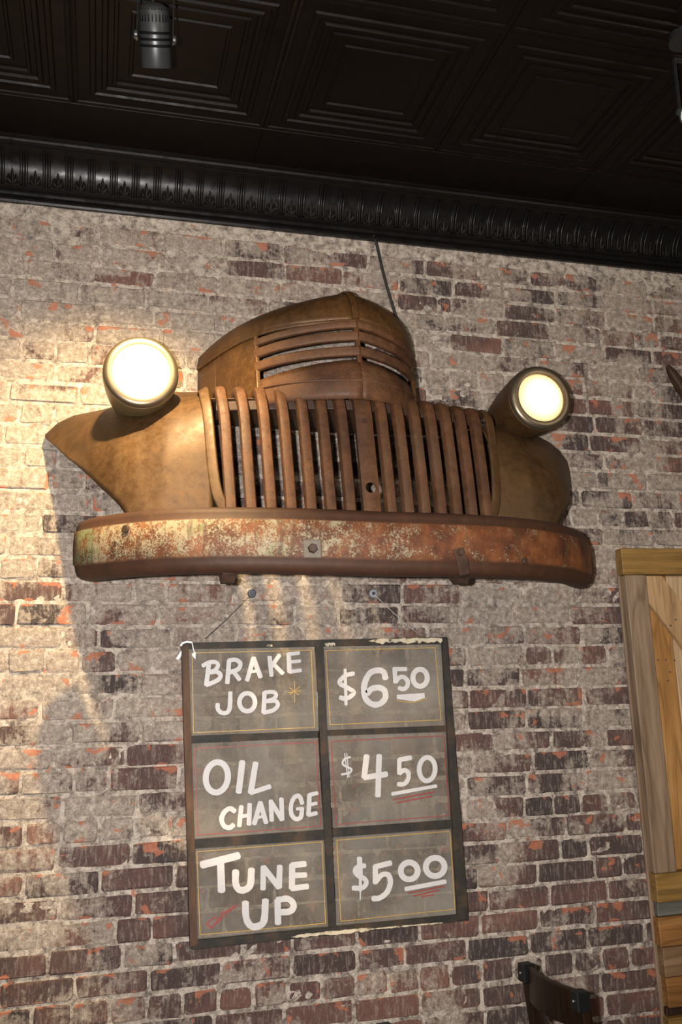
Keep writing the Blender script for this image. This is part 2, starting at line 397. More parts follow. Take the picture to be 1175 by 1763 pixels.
def catmull(pts, sub=6, closed=False):
    pts = [Vector(p) for p in pts]; n = len(pts); out = []
    for i in range(n if closed else n - 1):
        if closed: p0, p1, p2, p3 = pts[i - 1], pts[i], pts[(i + 1) % n], pts[(i + 2) % n]
        else:
            p1, p2 = pts[i], pts[i + 1]; p0 = pts[i - 1] if i else p1 * 2 - p2; p3 = pts[i + 2] if i + 2 < n else p2 * 2 - p1
        for k in range(sub):
            t = k / sub
            out.append(0.5 * ((2 * p1) + (p2 - p0) * t + (2 * p0 - 5 * p1 + 4 * p2 - p3) * t * t + (3 * p1 - p0 - 3 * p2 + p3) * t ** 3))
    if not closed: out.append(pts[-1])
    return out
def rounded(w, h, r, seg=3):                    # rounded rectangle profile, centred
    out = []
    for cx, cy, a0 in ((w / 2 - r, h / 2 - r, 0), (-w / 2 + r, h / 2 - r, 90), (-w / 2 + r, -h / 2 + r, 180), (w / 2 - r, -h / 2 + r, 270)):
        for k in range(seg + 1):
            a = math.radians(a0 + 90 * k / seg); out.append((cx + r * math.cos(a), cy + r * math.sin(a)))
    return out

# ------------------------------------------------------------------ the room
X0, X1, Y0, ZC = -2.6, 4.3, -5.6, 3.58
def structure(mb, name, mat, label): o = mb.build(name, mat); return tag(o, label, None, None, 'structure')
structure(MB().box((X0, Y0, -0.1), (X1, 0.1, 0.0)), 'floor', 'floor', 'brown wooden floor of the dining room')
structure(MB().box((X0 - 0.1, Y0, 0), (X0, 0.1, ZC), ), 'wall_left', 'plaster', 'plain plaster side wall left of the brick wall')
structure(MB().box((X1, Y0, 0), (X1 + 0.1, 0.1, ZC)), 'wall_right', 'plaster', 'plain plaster side wall right of the brick wall')
structure(MB().box((X0, Y0 - 0.1, 0), (X1, Y0, ZC)), 'wall_front', 'plaster', 'plain plaster wall behind the photographer')

# brick wall: mortar bed as relief, bricks set into it
rng = random.Random(4)
def lines(a, b, fa, fb, coarse, fine_):
    out, x = [], a
    while x < b - 1e-6:
        out.append(x); x += fine_ if fa <= x < fb else coarse
    out.append(b); return out
xs = lines(X0, X1, -0.65, 2.7, 0.06, 0.0135); zs = lines(0.0, ZC, 0.5, 3.42, 0.06, 0.0135)
def mortar_d(x, z):
    p = Vector((x, 0.0, z))
    fine_ = noise.fractal(p * 34, 0.7, 2.0, 3) * 0.0016
    low = noise.fractal(p * 5.5 + Vector((3, 7, 1)), 0.8, 2.0, 4)
    bias = interp(z, [(0.6, -0.6), (1.6, -0.47), (2.2, -0.36), (3.0, -0.25), (3.3, -0.18), (3.4, -0.05)])
    smear = max(0.0, low * 0.55 + bias + 0.05)
    return -0.0025 + fine_ + min(smear, 0.5) * 0.013
mb = MB(); mb.grid([[(x, -mortar_d(x, z), z) for x in xs] for z in zs])
nb = len(mb.v)
mb.box((X0, 0.03, 0), (X1, 0.12, ZC))
wall = structure(mb, 'wall_back', 'mortar', 'old brick wall with smeared lime mortar behind the sign and truck front')

def brick_mesh(L, Hh, seed):
    r = random.Random(seed); j = lambda s: r.uniform(-s, s)
    def octo(l, h, c, y, jit):
        pts = [(-l + c, -h), (l - c, -h), (l, -h + c), (l, h - c), (l - c, h), (-l + c, h), (-l, h - c), (-l, -h + c)]
        return [(x + j(jit), y + j(jit * .6), z + j(jit)) for x, z in pts]
    l, h = L / 2, Hh / 2
    back = octo(l, h, .003, 0.035, 0); mid = octo(l, h, .006, 0.004, .0028); front = octo(l - .0045, h - .0045, .009, -0.0005, .0032)
    m = MB(); m.grid([back, mid, front], True); m.f.append(tuple(range(16, 24)))
    return m
stretchers = [brick_mesh(0.2120, 0.0648, 100 + i) for i in range(14)]
headers = [brick_mesh(0.1015, 0.0648, 200 + i) for i in range(10)]
halves = [brick_mesh(0.147, 0.0648, 300 + i) for i in range(6)]
def to_me(m, nm):
    me = bpy.data.meshes.new(nm); me.from_pydata(m.v, [], m.f); me.update(); me.materials.append(MAT['brick']); return me
sets = {'s': [(m, to_me(m, 'brick_stretcher')) for m in stretchers], 'h': [(m, to_me(m, 'brick_header')) for m in headers], 'q': [(m, to_me(m, 'brick_cut')) for m in halves]}
LEN = {'s': 0.2205, 'h': 0.110, 'q': 0.1555}
PITCH = 0.0735; bricks = []
k0 = int(round((2.021 - 0.0) / PITCH))
for k in range(-18, k0 + 1):
    zm = 2.021 - PITCH * k - PITCH / 2             # centre of the course under mortar line k
    if zm < 0.03 or zm > 3.50: continue
    hdr = (k - 2) % 7 == 0
    x = X0 + 0.01 + (0.11 if k % 2 else 0.0) + rng.uniform(-.03, .03)
    x = -0.199 - 0.2205 * 11 + (0.0 if (k - 1) % 2 == 0 else 0.112) + rng.uniform(-.022, .022)
    if hdr: x += 0.055
    while x < X1 - 0.12:
        kind = 'h' if hdr else ('s' if rng.random() < 0.86 else rng.choice(('h', 'q')))
        sx = rng.uniform(0.96, 1.03); L = LEN[kind] * sx
        if x > X0 + 0.01: bricks.append((x + L / 2, rng.uniform(-.0025, .002), zm + rng.uniform(-.0025, .0025), kind, rng.randrange(60), sx, rng.uniform(0.93, 1.04), rng.gauss(0, 0.006)))
        x += L
def view_area(b):
    L = LEN[b[3]] * b[5] / 2; q = [project((b[0] + sx * L, 0, b[2] + sz * .031)) for sx, sz in ((-1, -1), (1, -1), (1, 1), (-1, 1))]
    if any(px < 0 or px > IW or py < 0 or py > IH for px, py in q) and not any(0 < px < IW and 0 < py < IH for px, py in q): return 0
    for (a0, b0, a1, b1) in ((150, 680, 960, 990), (345, 520, 710, 680)):      # behind the truck front
        if all(a0 < px < a1 and b0 < py < b1 for px, py in q): return 0
    if b[2] > 3.40 or b[0] - L > 1.86: return 0
    return abs(sum(q[i][0] * q[(i + 1) % 4][1] - q[(i + 1) % 4][0] * q[i][1] for i in range(4))) / 2
order = sorted(range(len(bricks)), key=lambda i: -view_area(bricks[i]))
rest = MB()
for rank, i in enumerate(order):
    x, dy, z, kind, var, sx, sz, rot = bricks[i]
    m, me = sets[kind][var % len(sets[kind])]
    if rank < 300:
        o = link('brick', me, wall); o.location = (x, dy, z); o.scale = (sx, 1, sz); o.rotation_euler = (0, rot, math.pi if False else 0)
    else:
        ca, sa = math.cos(rot), math.sin(rot)
        rest.add([(x + px * sx * ca + pz * sz * sa, dy + py, z - px * sx * sa + pz * sz * ca) for px, py, pz in m.v], m.f)
o = rest.build('brick_remainder', 'brick', wall); o['kind'] = 'stuff'

# ceiling: dark sheet, plain border strip, pressed tin tiles with nested squares
TILE = 0.61; TY = -0.335
mb = MB().box((X0, Y0, ZC), (X1, 0.1, ZC + 0.1))
ceil = structure(mb, 'ceiling', 'tin', 'dark brown pressed tin ceiling of nested square tiles')
def tile_mesh():
    h = TILE / 2; rings = [(h - .0008, 0.0), (h - .002, -.005), (h - .008, -.007), (h - .014, -.005), (h - .016, -.001), (h - .050, -.002), (h - .054, -.008), (h - .066, -.010), (h - .070, -.004),
                           (h - .085, -.004), (h - .089, -.011), (h - .100, -.011), (h - .104, -.003), (h - .118, -.003), (h - .121, -.009), (h - .129, -.009), (h - .132, 0.0), (h - .165, -.001), (h - .168, -.006), (h - .174, -.006), (h - .178, 0.0)]
    m = MB(); m.grid([[(-r, -r, z), (r, -r, z), (r, r, z), (-r, r, z)] for r, z in rings], True)
    e = (len(rings) - 1) * 4; m.f.append((e, e + 1, e + 2, e + 3))
    m.v = [(x, y, min(z, -.0006)) for x, y, z in m.v]
    me = bpy.data.meshes.new('tin_tile'); me.from_pydata(m.v, [], m.f); me.update(); me.materials.append(MAT['tin']); return me
tme = tile_mesh()
for iy in range(5):
    for ix in range(-3, 6):
        o = link('ceiling_tile', tme, ceil); o.location = (-0.13 + TILE * (ix + 0.5), TY - TILE * (iy + 0.5), ZC)
mb = MB()
for a, b in ((-2.2, -0.74), (-0.74, 0.48), (0.48, 1.70), (1.70, 3.8)):
    s = MB().cbox((a + .0015, TY + .004, ZC - .004), (b - .0015, -0.118, ZC + .002), .0015)
    s.build('border_strip', 'tin', ceil)
s = MB().sweep([(-2.2, TY, ZC - .004), (3.8, TY, ZC - .004)], rounded(.008, .010, .003)); s.build('border_bead', 'tin', ceil, True)

# cornice
CP = [(0.0, 3.392), (0.016, 3.390), (0.020, 3.396), (0.020, 3.404), (0.014, 3.408), (0.026, 3.412), (0.031, 3.418), (0.031, 3.424), (0.026, 3.428), (0.034, 3.432), (0.034, 3.438),
      (0.030, 3.442), (0.033, 3.462), (0.041, 3.486), (0.054, 3.508), (0.072, 3.527), (0.094, 3.541), (0.104, 3.545), (0.104, 3.551), (0.112, 3.552), (0.119, 3.557), (0.122, 3.564), (0.119, 3.571), (0.128, 3.574), (0.128, 3.580), (0.0, 3.580)]
mb = MB(); mb.grid([[(x, -d, z) for d, z in CP] for x in (X0, X1)])
corn = mb.build('trim_1', 'cornice', None, True, 0.5); tag(corn, 'glossy black pressed tin cornice with repeated ribs and leaf ornaments', None, None, 'structure')
cove = [(0.032, 3.443), (0.034, 3.462), (0.042, 3.486), (0.055, 3.508), (0.073, 3.527), (0.094, 3.5405)]
def shared(mb, name, mat, smooth=True):
    o = mb.build(name, mat, None, smooth); me = o.data; bpy.data.objects.remove(o); return me
rib = MB()
for dx in (-0.0085, 0.0085): rib.sweep([(dx, -d - .001, z) for d, z in cove], rounded(.010, .016, .004), up=(0, -1, 0.4))
rib.sweep([(0, -d, z) for d, z in cove], rounded(.006, .005, .002), up=(0, -1, 0.4))
rib_me = shared(rib, 'cornice_rib', 'cornice')
leaf = MB()
def blob(path, r): leaf.sweep([(x, -interp(z, [(z_, d_) for d_, z_ in cove]) - .001, z) for x, z in path], [(r * math.cos(a * .785), r * .9 * math.sin(a * .785)) for a in range(8)], up=(0, -1, 0.4), scales=[.35] + [1.0] * (len(path) - 2) + [.3])
blob([(0, 3.447), (0, 3.462), (0, 3.476), (0, 3.496)], .0062)
for s in (-1, 1):
    blob([(s * .003, 3.449), (s * .010, 3.458), (s * .0135, 3.468), (s * .011, 3.480)], .0062)
    blob([(s * .004, 3.446), (s * .013, 3.449), (s * .017, 3.453), (s * .018, 3.460)], .0050)
leaf_me = shared(leaf, 'cornice_leaf', 'cornice')
for k in range(-12, 48):
    x = -0.372 + 0.0745 * k
    o = link('cornice_rib', rib_me, corn); o.location = (x, 0, 0)
    o = link('cornice_leaf', leaf_me, corn); o.location = (x + 0.03725, 0, 0)
for x in (-0.335, 0.885, 2.105):
    MB().sweep([(x, -d - .0025, z) for d, z in CP[1:-1]], rounded(.004, .003, .001), up=(0, -1, 0.3)).build('cornice_joint', 'cornice', corn)

# ------------------------------------------------------------------ truck front on the wall
XC = 0.745
def T(u, d, z): return Vector((XC + u, -d, z))
truck = thing('truck_front', (XC, 0, 2.02), 'rusty vintage truck front with lit headlamps mounted on the brick wall', 'truck front')

# bumper
def bump_d(u): return 0.675 - 0.125 * (abs(u) / 0.8) ** 2 - 0.20 * (abs(u) / 0.82) ** 4.5
BP = [(-0.075, 0.158), (-0.062, 0.172), (-0.040, 0.180), (-0.020, 0.179), (-0.008, 0.172), (-0.002, 0.160), (0.0, 0.146), (0.006, 0.140), (0.008, 0.090), (0.006, 0.044), (0.0, 0.036), (-0.002, 0.024), (-0.008, 0.010), (-0.022, 0.001), (-0.042, -0.002), (-0.062, 0.004), (-0.072, 0.016)]
us = [-0.822 + 1.644 * i / 80 for i in range(81)]
rows = []
for u in us:
    e = abs(u) / 0.822; zb = interp(u, [(-.83, 2.050), (0, 2.032), (.83, 2.040)])
    t = Vector((1, (bump_d(u + .003) - bump_d(u - .003)) / .006, 0)); nrm = Vector((-t.y, 1, 0)).normalized()   # (u, d) normal pointing forward
    sc = 1 - 0.05 * max(0, (e - .96) / .04) ** 2
    rows.append([T(u + nrm.x * a, bump_d(u) + nrm.y * a, zb + 0.09 + (b - 0.09) * sc) for a, b in BP])
bumper = MB().grid(rows).build('bumper', 'bumper', truck, True, 0.9)
at = bumper.data.attributes.new('face_band', 'FLOAT', 'POINT')
for i, d_ in enumerate(at.data): d_.value = 1.0 if 7 <= i % len(BP) <= 9 else 0.0
solidify(bumper, 0.004); bumper['label'] = 'curved steel bumper with flaking cream and green paint over rust'
def on_bumper(px, py, out=0.008):
    # meet the ray with the bumper face
    d = 0.6
    for _ in range(12):
        p = at_d(px, py, d); d = bump_d(p.x - XC) + out
    p = at_d(px, py, d); u = p.x - XC
    sl = (bump_d(u + .003) - bump_d(u - .003)) / .006
    return p, Vector((-sl, -1, 0)).normalized()          # normal (world): forward is -Y
def bolt_head(parent, p, nrm, r, h, sides, name, mat):
    MB().lathe([(r, -0.002), (r, h * .7), (r * .8, h)], p, nrm, sides).build(name, mat, parent)
p, nv = on_bumper(538, 945)
tx = Vector((0, 0, 1)).cross(nv).normalized()
def plate(parent, p, nv, hw, hh, th, name, mat, tilt=0.0):
    tx = Vector((0, 0, 1)).cross(nv).normalized(); tz = Vector((0, 0, 1))
    a = tx * math.cos(tilt) + tz * math.sin(tilt); b = -tx * math.sin(tilt) + tz * math.cos(tilt)
    q = lambda i, j, k: p + a * hw * i + b * hh * j + nv * k
    c = .9
    m = MB(); m.grid([[q(-1, -1, 0), q(1, -1, 0), q(1, 1, 0), q(-1, 1, 0)], [q(-1, -1, th * .7), q(1, -1, th * .7), q(1, 1, th * .7), q(-1, 1, th * .7)], [q(-c, -c, th), q(c, -c, th), q(c, c, th), q(-c, c, th)]], True)
    m.f.append((8, 9, 10, 11)); return m.build(name, mat, parent)
plate(bumper, p, nv, .025, .025, .004, 'washer_plate', 'steel_plate')
bolt_head(bumper, p + nv * .004, nv, .0135, .012, 6, 'bolt', 'rust_dark')
p, nv = on_bumper(217, 911); bolt_head(bumper, p, nv, .012, .006, 12, 'bolt', 'rust_dark')
p, nv = on_bumper(904, 966); bolt_head(bumper, p, nv, .010, .006, 8, 'bolt', 'rust_dark')
# strap over the lower edge of the bumper, on the right
pa, na = on_bumper(789, 944, .012); pb, nb_ = on_bumper(800, 988, .006)
tz = (pb - pa); sd = nv.cross(tz).normalized()
path = [pa, lerp(pa, pb, .5) + na * .006, pb + na * .003, pb + Vector((0, 0, -.006)) - na * .03]
strap = MB().sweep(path, rounded(.034, .006, .002), up=tuple(na)).build('strap', 'rust_dark', bumper)
bolt_head(bumper, pa + na * .004 + Vector((0.004, 0, -.012)), na, .010, .009, 6, 'bolt', 'rust_dark')
# brackets reaching from the bumper back to the wall, their gussets hanging under the lower edge
for px, side in ((388, -1), (775, 1)):
    d0 = 0.52; pt = at_d(px, 990, d0); u = pt.x - XC; dd_ = bump_d(u) - 0.03
    m = MB()
    w_ = .018
    prof = [(dd_, 2.075), (dd_, 2.040), (dd_ - .02, 2.018), (dd_ - .045, 2.016), (dd_ - .11, 2.062), (dd_ - .16, 2.13), (0.03, 2.16), (0.03, 2.19), (dd_ - .15, 2.16)]
    left_ = [T(u - w_, a, b) for a, b in prof]; right_ = [T(u + w_, a, b) for a, b in prof]
    m.grid([left_, right_], True); nn_ = len(prof); m.f += [tuple(range(nn_)), tuple(reversed(range(nn_, 2 * nn_)))]
    m.build('bumper_bracket', 'rust_dark', truck)

# grille
def g_d(u): return 0.572 - 0.085 * (abs(u) / 0.41) ** 1.5
def bar_path(u, splay=1.0, drop=0.0, z0=2.17, top=2.615):
    d0 = g_d(u); su = 1.0
    pts = [(u, d0 + .008, z0), (u, d0, 2.24), (u * (1 + .012 * splay), d0 - .030, 2.38), (u * (1 + .022 * splay), d0 - .062, 2.51), (u * (1 + .030 * splay), d0 - .080, 2.565),
           (u * (1 + .036 * splay), d0 - .098, 2.598), (u * (1 + .042 * splay), d0 - .128, top), (u * (1 + .045 * splay), d0 - .19, top + .010)]
    return [T(*p) for p in catmull(pts, 4)]
chan = [(-.0165, -.012), (-.0165, .006), (-.013, .0115), (-.006, .0135), (.006, .0135), (.013, .0115), (.0165, .006), (.0165, -.012), (.0125, -.012), (.0125, .004), (-.0125, .004), (-.0125, -.012)]
barn = []
for s in (-1, 1):
    for k in range(7):
        u = s * (0.006 + 0.0555 * (k + 1))
        up = (s * .10 * (k / 7), -1.0, 0.35)
        MB().sweep(bar_path(u, top=2.615 + (.022 * abs(u) / .4 if s < 0 else 0)), chan, up=up).build('grille_bar', 'rust', truck, True, 0.6)
# centre bar with its starter-crank hole and two bolt holes
cw = .026
cpath = [(0.592 - (z - 2.20) * .21 if z < 2.58 else 0.592 - .38 * .21 - (z - 2.58) * 1.2, z) for z in (2.17, 2.20, 2.25, 2.282, 2.314, 2.35, 2.42, 2.50, 2.56, 2.585, 2.605)]
m = MB()
hole_z, hole_r = 2.298, .0165
def cb(u, z, back=0.0): return T(u, interp(z, [(b, a) for a, b in cpath]) + .014 * (1 - (u / cw) ** 2) * .3 - back, z)
seg = 24
ring_o = [];  ring_i = []
for k in range(seg):
    a = 2 * math.pi * k / seg; ca, sa = math.cos(a), math.sin(a); sc = 1 / max(abs(ca), abs(sa))
    ring_i.append((hole_r * ca, hole_z + hole_r * sa)); ring_o.append((cw * ca * sc, hole_z + cw * sa * sc))
m.grid([[cb(*q) for q in ring_o], [cb(*q) for q in ring_i], [cb(q[0], q[1], .006) for q in ring_i]], True)
for za, zb in ((2.17, hole_z - cw), (hole_z + cw, 2.605)):
    zz = [za + (zb - za) * i / 10 for i in range(11)]
    m.grid([[cb(-cw + 2 * cw * j / 6, z) for j in range(7)] for z in zz])
zz = [2.17 + .435 * i / 16 for i in range(17)]
for s in (-1, 1): m.grid([[cb(s * cw, z), cb(s * cw * .98, z, .022)] for z in zz])
cbar = m.build('grille_centre_bar', 'rust', truck, True, 0.6); cbar['label'] = 'wide centre bar of the grille with a round crank hole'
for z in (2.573, 2.515): MB().lathe([(.0075, -.001), (.0075, .002), (.004, .002), (.0035, -.002)], cb(0, z), (0, -1, .15), 12).build('rivet', 'rust_dark', cbar)
# outer frames of the grille opening
for s in (-1, 1):
    fo, fz_ = .009, (.02 if s < 0 else 0)
    pts = [(s * .385, g_d(.385) - .004, 2.20), (s * .408, g_d(.41) - .006, 2.235), (s * .432, g_d(.43) - .012, 2.29), (s * .444, g_d(.44) - .026, 2.38), (s * .452, g_d(.44) - .055, 2.51), (s * .456, g_d(.44) - .075, 2.567),
           (s * .459, g_d(.44) - .096, 2.600), (s * .461, g_d(.44) - .13, 2.617 + fz_), (s * .463, g_d(.44) - .20, 2.628 + fz_)]
    pts = [(a, b + fo, c) for a, b, c in pts]
    MB().sweep([T(*p) for p in catmull(pts, 4)], rounded(.032, .012, .005), up=(s * .35, -1, .3)).build('grille_frame', 'patina', truck, True, 0.7)
# cross brace behind the bars
MB().sweep([T(u, g_d(u) - .13, 2.588) for u in [-.42 + .84 * i / 12 for i in range(13)]], rounded(.012, .03, .003), up=(0, 0, 1)).build('grille_brace', 'rust_dark', truck)
MB().sweep([T(u, g_d(u) - .05, 2.20) for u in [-.44 + .88 * i / 12 for i in range(13)]], rounded(.05, .02, .004), up=(0, 0, 1)).build('grille_sill', 'rust_dark', truck)
# catwalk: sheet between the bar tops, the hood and the wall
rows = []
for v in range(7):
    t = v / 6
    rows.append([T(u * 1.04, lerp(g_d(u) - .15, 0.02, t), 2.612 + .016 * math.sin(t * 1.6) + .01 * (abs(u) / .46)) for u in [-.46 + .92 * i / 20 for i in range(21)]])
solidify(MB().grid(rows).build('catwalk_panel', 'patina', truck, True), .003)

# fenders
def fender(s):
    edge = [(2.19, .66), (2.26, .700), (2.33, .760), (2.43, .838), (2.50, .893), (2.557, .938)] if s < 0 else [(2.19, .655), (2.26, .700), (2.33, .775), (2.40, .840), (2.46, .893), (2.53, .930), (2.56, .938)]
    k_ = .065 if s < 0 else .012
    def top_z(u): return interp(u, [(.44, 2.652 + k_), (.55, 2.660 + k_), (.65, 2.668 + k_ * .5), (.75, 2.664), (.85, 2.640), (.90, 2.612), (.945, 2.563)])
    def front_d(u): return interp(u, [(.44, .452), (.50, .450), (.58, .440), (.66, .412), (.72, .375), (.78, .315), (.84, .225), (.90, .135), (.945, .07)])
    def zlow(u):
        for (za, ua), (zb, ub) in zip(edge, edge[1:]):
            if ua <= u <= ub: return lerp(za, zb, (u - ua) / (ub - ua))
        return 2.17 if u < edge[0][1] else edge[-1][0]
    NU, NV = 40, 22; rows = []
    for i in range(NU + 1):
        u = .442 + (.938 - .442) * i / NU
        zt, df, zl = top_z(u), front_d(u), zlow(u); back = min(0.02, df - .03); zb = 2.17
        row = []
        for j in range(NV + 1):
            t = j / NV
            # rounded profile from the low front up and over the crown to the wall
            h0 = max(0.0, min(1.0, (zl - zb) / (zt - zb)))
            h = lerp(h0, 1.0, 1 - (1 - t) ** 1.5); zz_ = zb + (zt - zb) * h
            d_ = back + (df - back) * max(0.0, 1 - h ** interp(u, [(.44, 6.0), (.52, 4.6), (.64, 3.3)])) ** .72
            if s < 0:
                k = math.exp(-(((u - .845) / .03) ** 2 + ((zz_ - 2.475) / .03) ** 2)); d_ -= .020 * k    # crumple near the tip
            row.append(T(s * u, d_, zz_))
        rows.append(row)
    f = MB().grid(rows).build('fender', 'patina', truck, True, 1.2)
    solidify(f, .004); f['label'] = 'rounded brown fender with a crumpled tip' if s < 0 else 'rounded brown fender with scratches'
    return f
for s in (-1, 1): fender(s)

# headlamps
for s in (-1, 1):
    c = T(s * .65, 0.40, 2.667); ax = Vector((0, -1, 0))
    hd = MB().lathe([(.040, -.36), (.064, -.32), (.084, -.25), (.098, -.17), (.107, -.09), (.1115, -.03), (.1115, -.006), (.102, .002)], c, ax, 40).build('headlamp', 'housing' if s < 0 else 'patina', truck, True, .8)
    hd['label'] = 'bullet shaped headlamp housing'
    MB().lathe([(.1085, -.012), (.1105, -.004), (.1095, .004), (.105, .010), (.096, .0135), (.0835, .011), (.0825, .002), (.1085, -.012)], c, ax, 48, False).build('lamp_rim', 'chrome', hd, True, .9)
    lens = MB().lathe([(.0835, .001), (.079, .008), (.066, .0145), (.046, .0185), (.024, .0205), (.004, .021)], c, ax, 40).build('lamp_lens', 'lens_hot' if s < 0 else 'lens_warm', hd, True)
    at = lens.data.attributes.new('core', 'FLOAT', 'POINT')
    for i, d_ in enumerate(at.data): q_ = lens.data.vertices[i].co + WL[truck.name] - c; d_.value = max(0.0, 1 - Vector((q_.x, 0, q_.z)).length / .084)
    lens['label'] = 'glowing round headlamp lens'

# hood: nose with wrap-round bars, side panels, domed top
PLAN = [(0, 0), (.06, .010), (.12, .026), (.18, .049), (.24, .084), (.29, .128)]
def plan_pt(a, dn, side, rearu=.445):
    # a: 0 at the crest, 1 at the wall; returns (u, d)
    pts = [(0, dn), (.06, dn - .010), (.12, dn - .026), (.18, dn - .049), (.24, dn - .084), (.29, dn - .128), (.335, dn - .19), (.372, dn - .265), (.41, dn - .36), (rearu, .02)]
    k = a * (len(pts) - 1); i = min(int(k), len(pts) - 2); f = k - i
    u = lerp(pts[i][0], pts[i + 1][0], f); d = lerp(pts[i][1], pts[i + 1][1], f)
    return (-u if side < 0 else u * .73), max(d, .018)
def dn(z): return interp(z, [(2.58, .520), (2.66, .508), (2.72, .497), (2.80, .478), (2.85, .463), (2.90, .442)])
LOUV = 5 / 9          # plan parameter where the bars end
def zc(y): return at_d(614, y, .482).z
hood = MB()
def band(side, a0, a1, z0, z1, bulge=0.0, nz=4, na=14, fz0=None):
    rows = []
    for j in range(nz + 1):
        t = j / nz; row = []
        for i in range(na + 1):
            a = lerp(a0, a1, i / na); lo = z0 if fz0 is None else fz0(a)
            z = lerp(lo, z1(a) if callable(z1) else z1, t); u, d = plan_pt(a, dn(z), side); row.append(T(u, d + bulge * math.sin(math.pi * t) * (1 - a), z))
        rows.append(row)
    return rows
def seam(a): return interp(a, [(0, zc(546)), (LOUV, 2.842), (1, 2.832)])
# dome above the seam
def crest(v): return [(.463, zc(546)), (.452, 2.905), (.430, 2.947), (.398, 2.978), (.345, 3.003), (.24, 3.035), (.13, 3.07), (.03, 3.095)]
crs = catmull([(0, a, b) for a, b in crest(0)], 3)
def rear(t, side):
    if side < 0: pts = [(.449, 2.832), (.442, 2.872), (.415, 2.905), (.36, 2.945), (.285, 2.995), (.19, 3.045), (.09, 3.08), (.01, 3.095)]
    else: pts = [(.335, 2.832), (.332, 2.875), (.322, 2.92), (.300, 2.97), (.255, 3.015), (.19, 3.05), (.10, 3.08), (.01, 3.095)]
    k = t * (len(pts) - 1); i = min(int(k), len(pts) - 2); f = k - i
    return lerp(pts[i][0], pts[i + 1][0], f), lerp(pts[i][1], pts[i + 1][1], f)
hroot = None
for side in (-1, 1):
    rows = []; NV = len(crs) - 1
    for j in range(NV + 1):
        v = j / NV; c = crs[j]; ru, rz = rear(v, side); row = []
        for i in range(25):
            a = i / 24
            pu, pd = plan_pt(a, .463, side); fu = abs(pu) / (.445 if side < 0 else .445 * .73); fd = (pd - .018) / (.463 - .018)
            # higher rows are rounder in plan
            th = a * math.pi / 2; fu2, fd2 = math.sin(th), math.cos(th) ** 1.15
            m_ = min(1, v * 1.4); fu = lerp(fu, fu2, m_); fd = lerp(fd, fd2, m_)
            zz_ = lerp(seam(a) if j == 0 else c.z, rz, a ** 1.3 if j else a) - .022 * math.sin(math.pi * a) * min(1, v * 2) if j else seam(a)
            row.append(T((-1 if side < 0 else 1) * ru * fu, .018 + (c.y - .018) * fd, zz_))
        rows.append(row)
    hood.grid(rows)
hroot = hood.build('hood', 'hood', truck, True, 0.9); solidify(hroot, .004); hroot['label'] = 'domed rusty hood nose with a centre crest and wrap-round bars'
# crest bead on the dome
MB().sweep([T(0, p.y + .003, p.z + .002) for p in crs[:-3]], rounded(.022, .008, .003), up=lambda i: (0, -1, .6)).build('crest_bead', 'hood', hroot, True)
# bead along the seam and the bars
def run(side, a0, a1, z_at, prof, name, mat, push=0.0):
    path = []
    for i in range(25):
        a = lerp(a0, a1, i / 24); z = z_at(a); u, d = plan_pt(a, dn(z), side); path.append(T(u, d + push, z))
    return MB().sweep(path, prof, up=(0, 0, 1)).build(name, mat, hroot, True, .7)
def bar_z(yc, yl):          # centre height from the picture row at the crest and at the left bar end
    zA = zc(yc); uL, dL = plan_pt(LOUV, dn(2.75), -1); zB = at_d(447, yl, dL).z
    return lambda a: lerp(zA, zB, min(1, a / LOUV) ** 1.3)
BARS = [(556, 588), (578, 608), (607, 633)]
for side in (-1, 1):
    run(side, 0.0, 1.0, lambda a: seam(a) - .003, rounded(.010, .012, .004), 'hood_bead', 'hood', .002)
    for yc, yl in BARS:
        run(side, 0.0, LOUV + .015, bar_z(yc, yl), rounded(.020, .031 if yc > 560 else .024, .006), 'louver_bar', 'rust', .002)
    lowf = lambda a: lerp(zc(621), at_d(447, 652, .39).z, min(1, a / LOUV) ** 1.3)
    # panel under the bars down to the grille, with a swage line
    nose = MB().grid(band(side, 0, LOUV + .02, 2.585, lowf, .012, 6)).build('nose_panel', 'rust', hroot, True); solidify(nose, .003)
    MB().sweep([T(*((lambda q: (q[0], q[1] + .006))(plan_pt(a, dn(2.645), side))), 2.645 + .0 * a) for a in [LOUV * i / 16 for i in range(17)]], rounded(.012, .008, .003), up=(0, 0, 1)).build('swage_line', 'rust', hroot, True)
    sp = MB().grid(band(side, LOUV, 1.0, 2.60, lambda a: seam(a) - .004, 0.0, 5)).build('side_panel', 'hood', hroot, True); solidify(sp, .003)
    # vertical post where the bars end
    uL, dL = plan_pt(LOUV, dn(2.75), side)
    MB().sweep([T(*plan_pt(LOUV + .01, dn(z), side), z) for z in (2.63, 2.70, 2.77, 2.83)], rounded(.014, .018, .004), up=(0, -1, 0)).build('bar_post', 'hood', hroot)
# centre divider joining the bars
MB().sweep([T(0, dn(z) - .004, z) for z in (2.60, 2.66, 2.72, 2.78, 2.84, zc(546))], rounded(.016, .014, .004), up=(0, -1, 0)).build('nose_divider', 'rust', hroot, True)
# panel joint on the left side panel
MB().sweep([T(*plan_pt(.86, dn(z) + .003, -1), z) for z in (2.61, 2.68, 2.75, 2.82)], rounded(.003, .004, .001), up=(0, -1, 0)).build('panel_joint', 'rust_dark', hroot)

# power cable from the cornice down behind the hood
pts = [at_d(641, 399, .012), at_d(650, 425, .012), at_d(659, 465, .012), at_d(670, 505, .012), at_d(680, 538, .011), at_d(688, 562, .011), at_d(692, 600, .011)]
thing_mesh(MB().tube(catmull(pts, 5), .0055), 'power_cable', 'cable', 'black power cable running from the cornice down to the truck hood', 'cable', None, True)

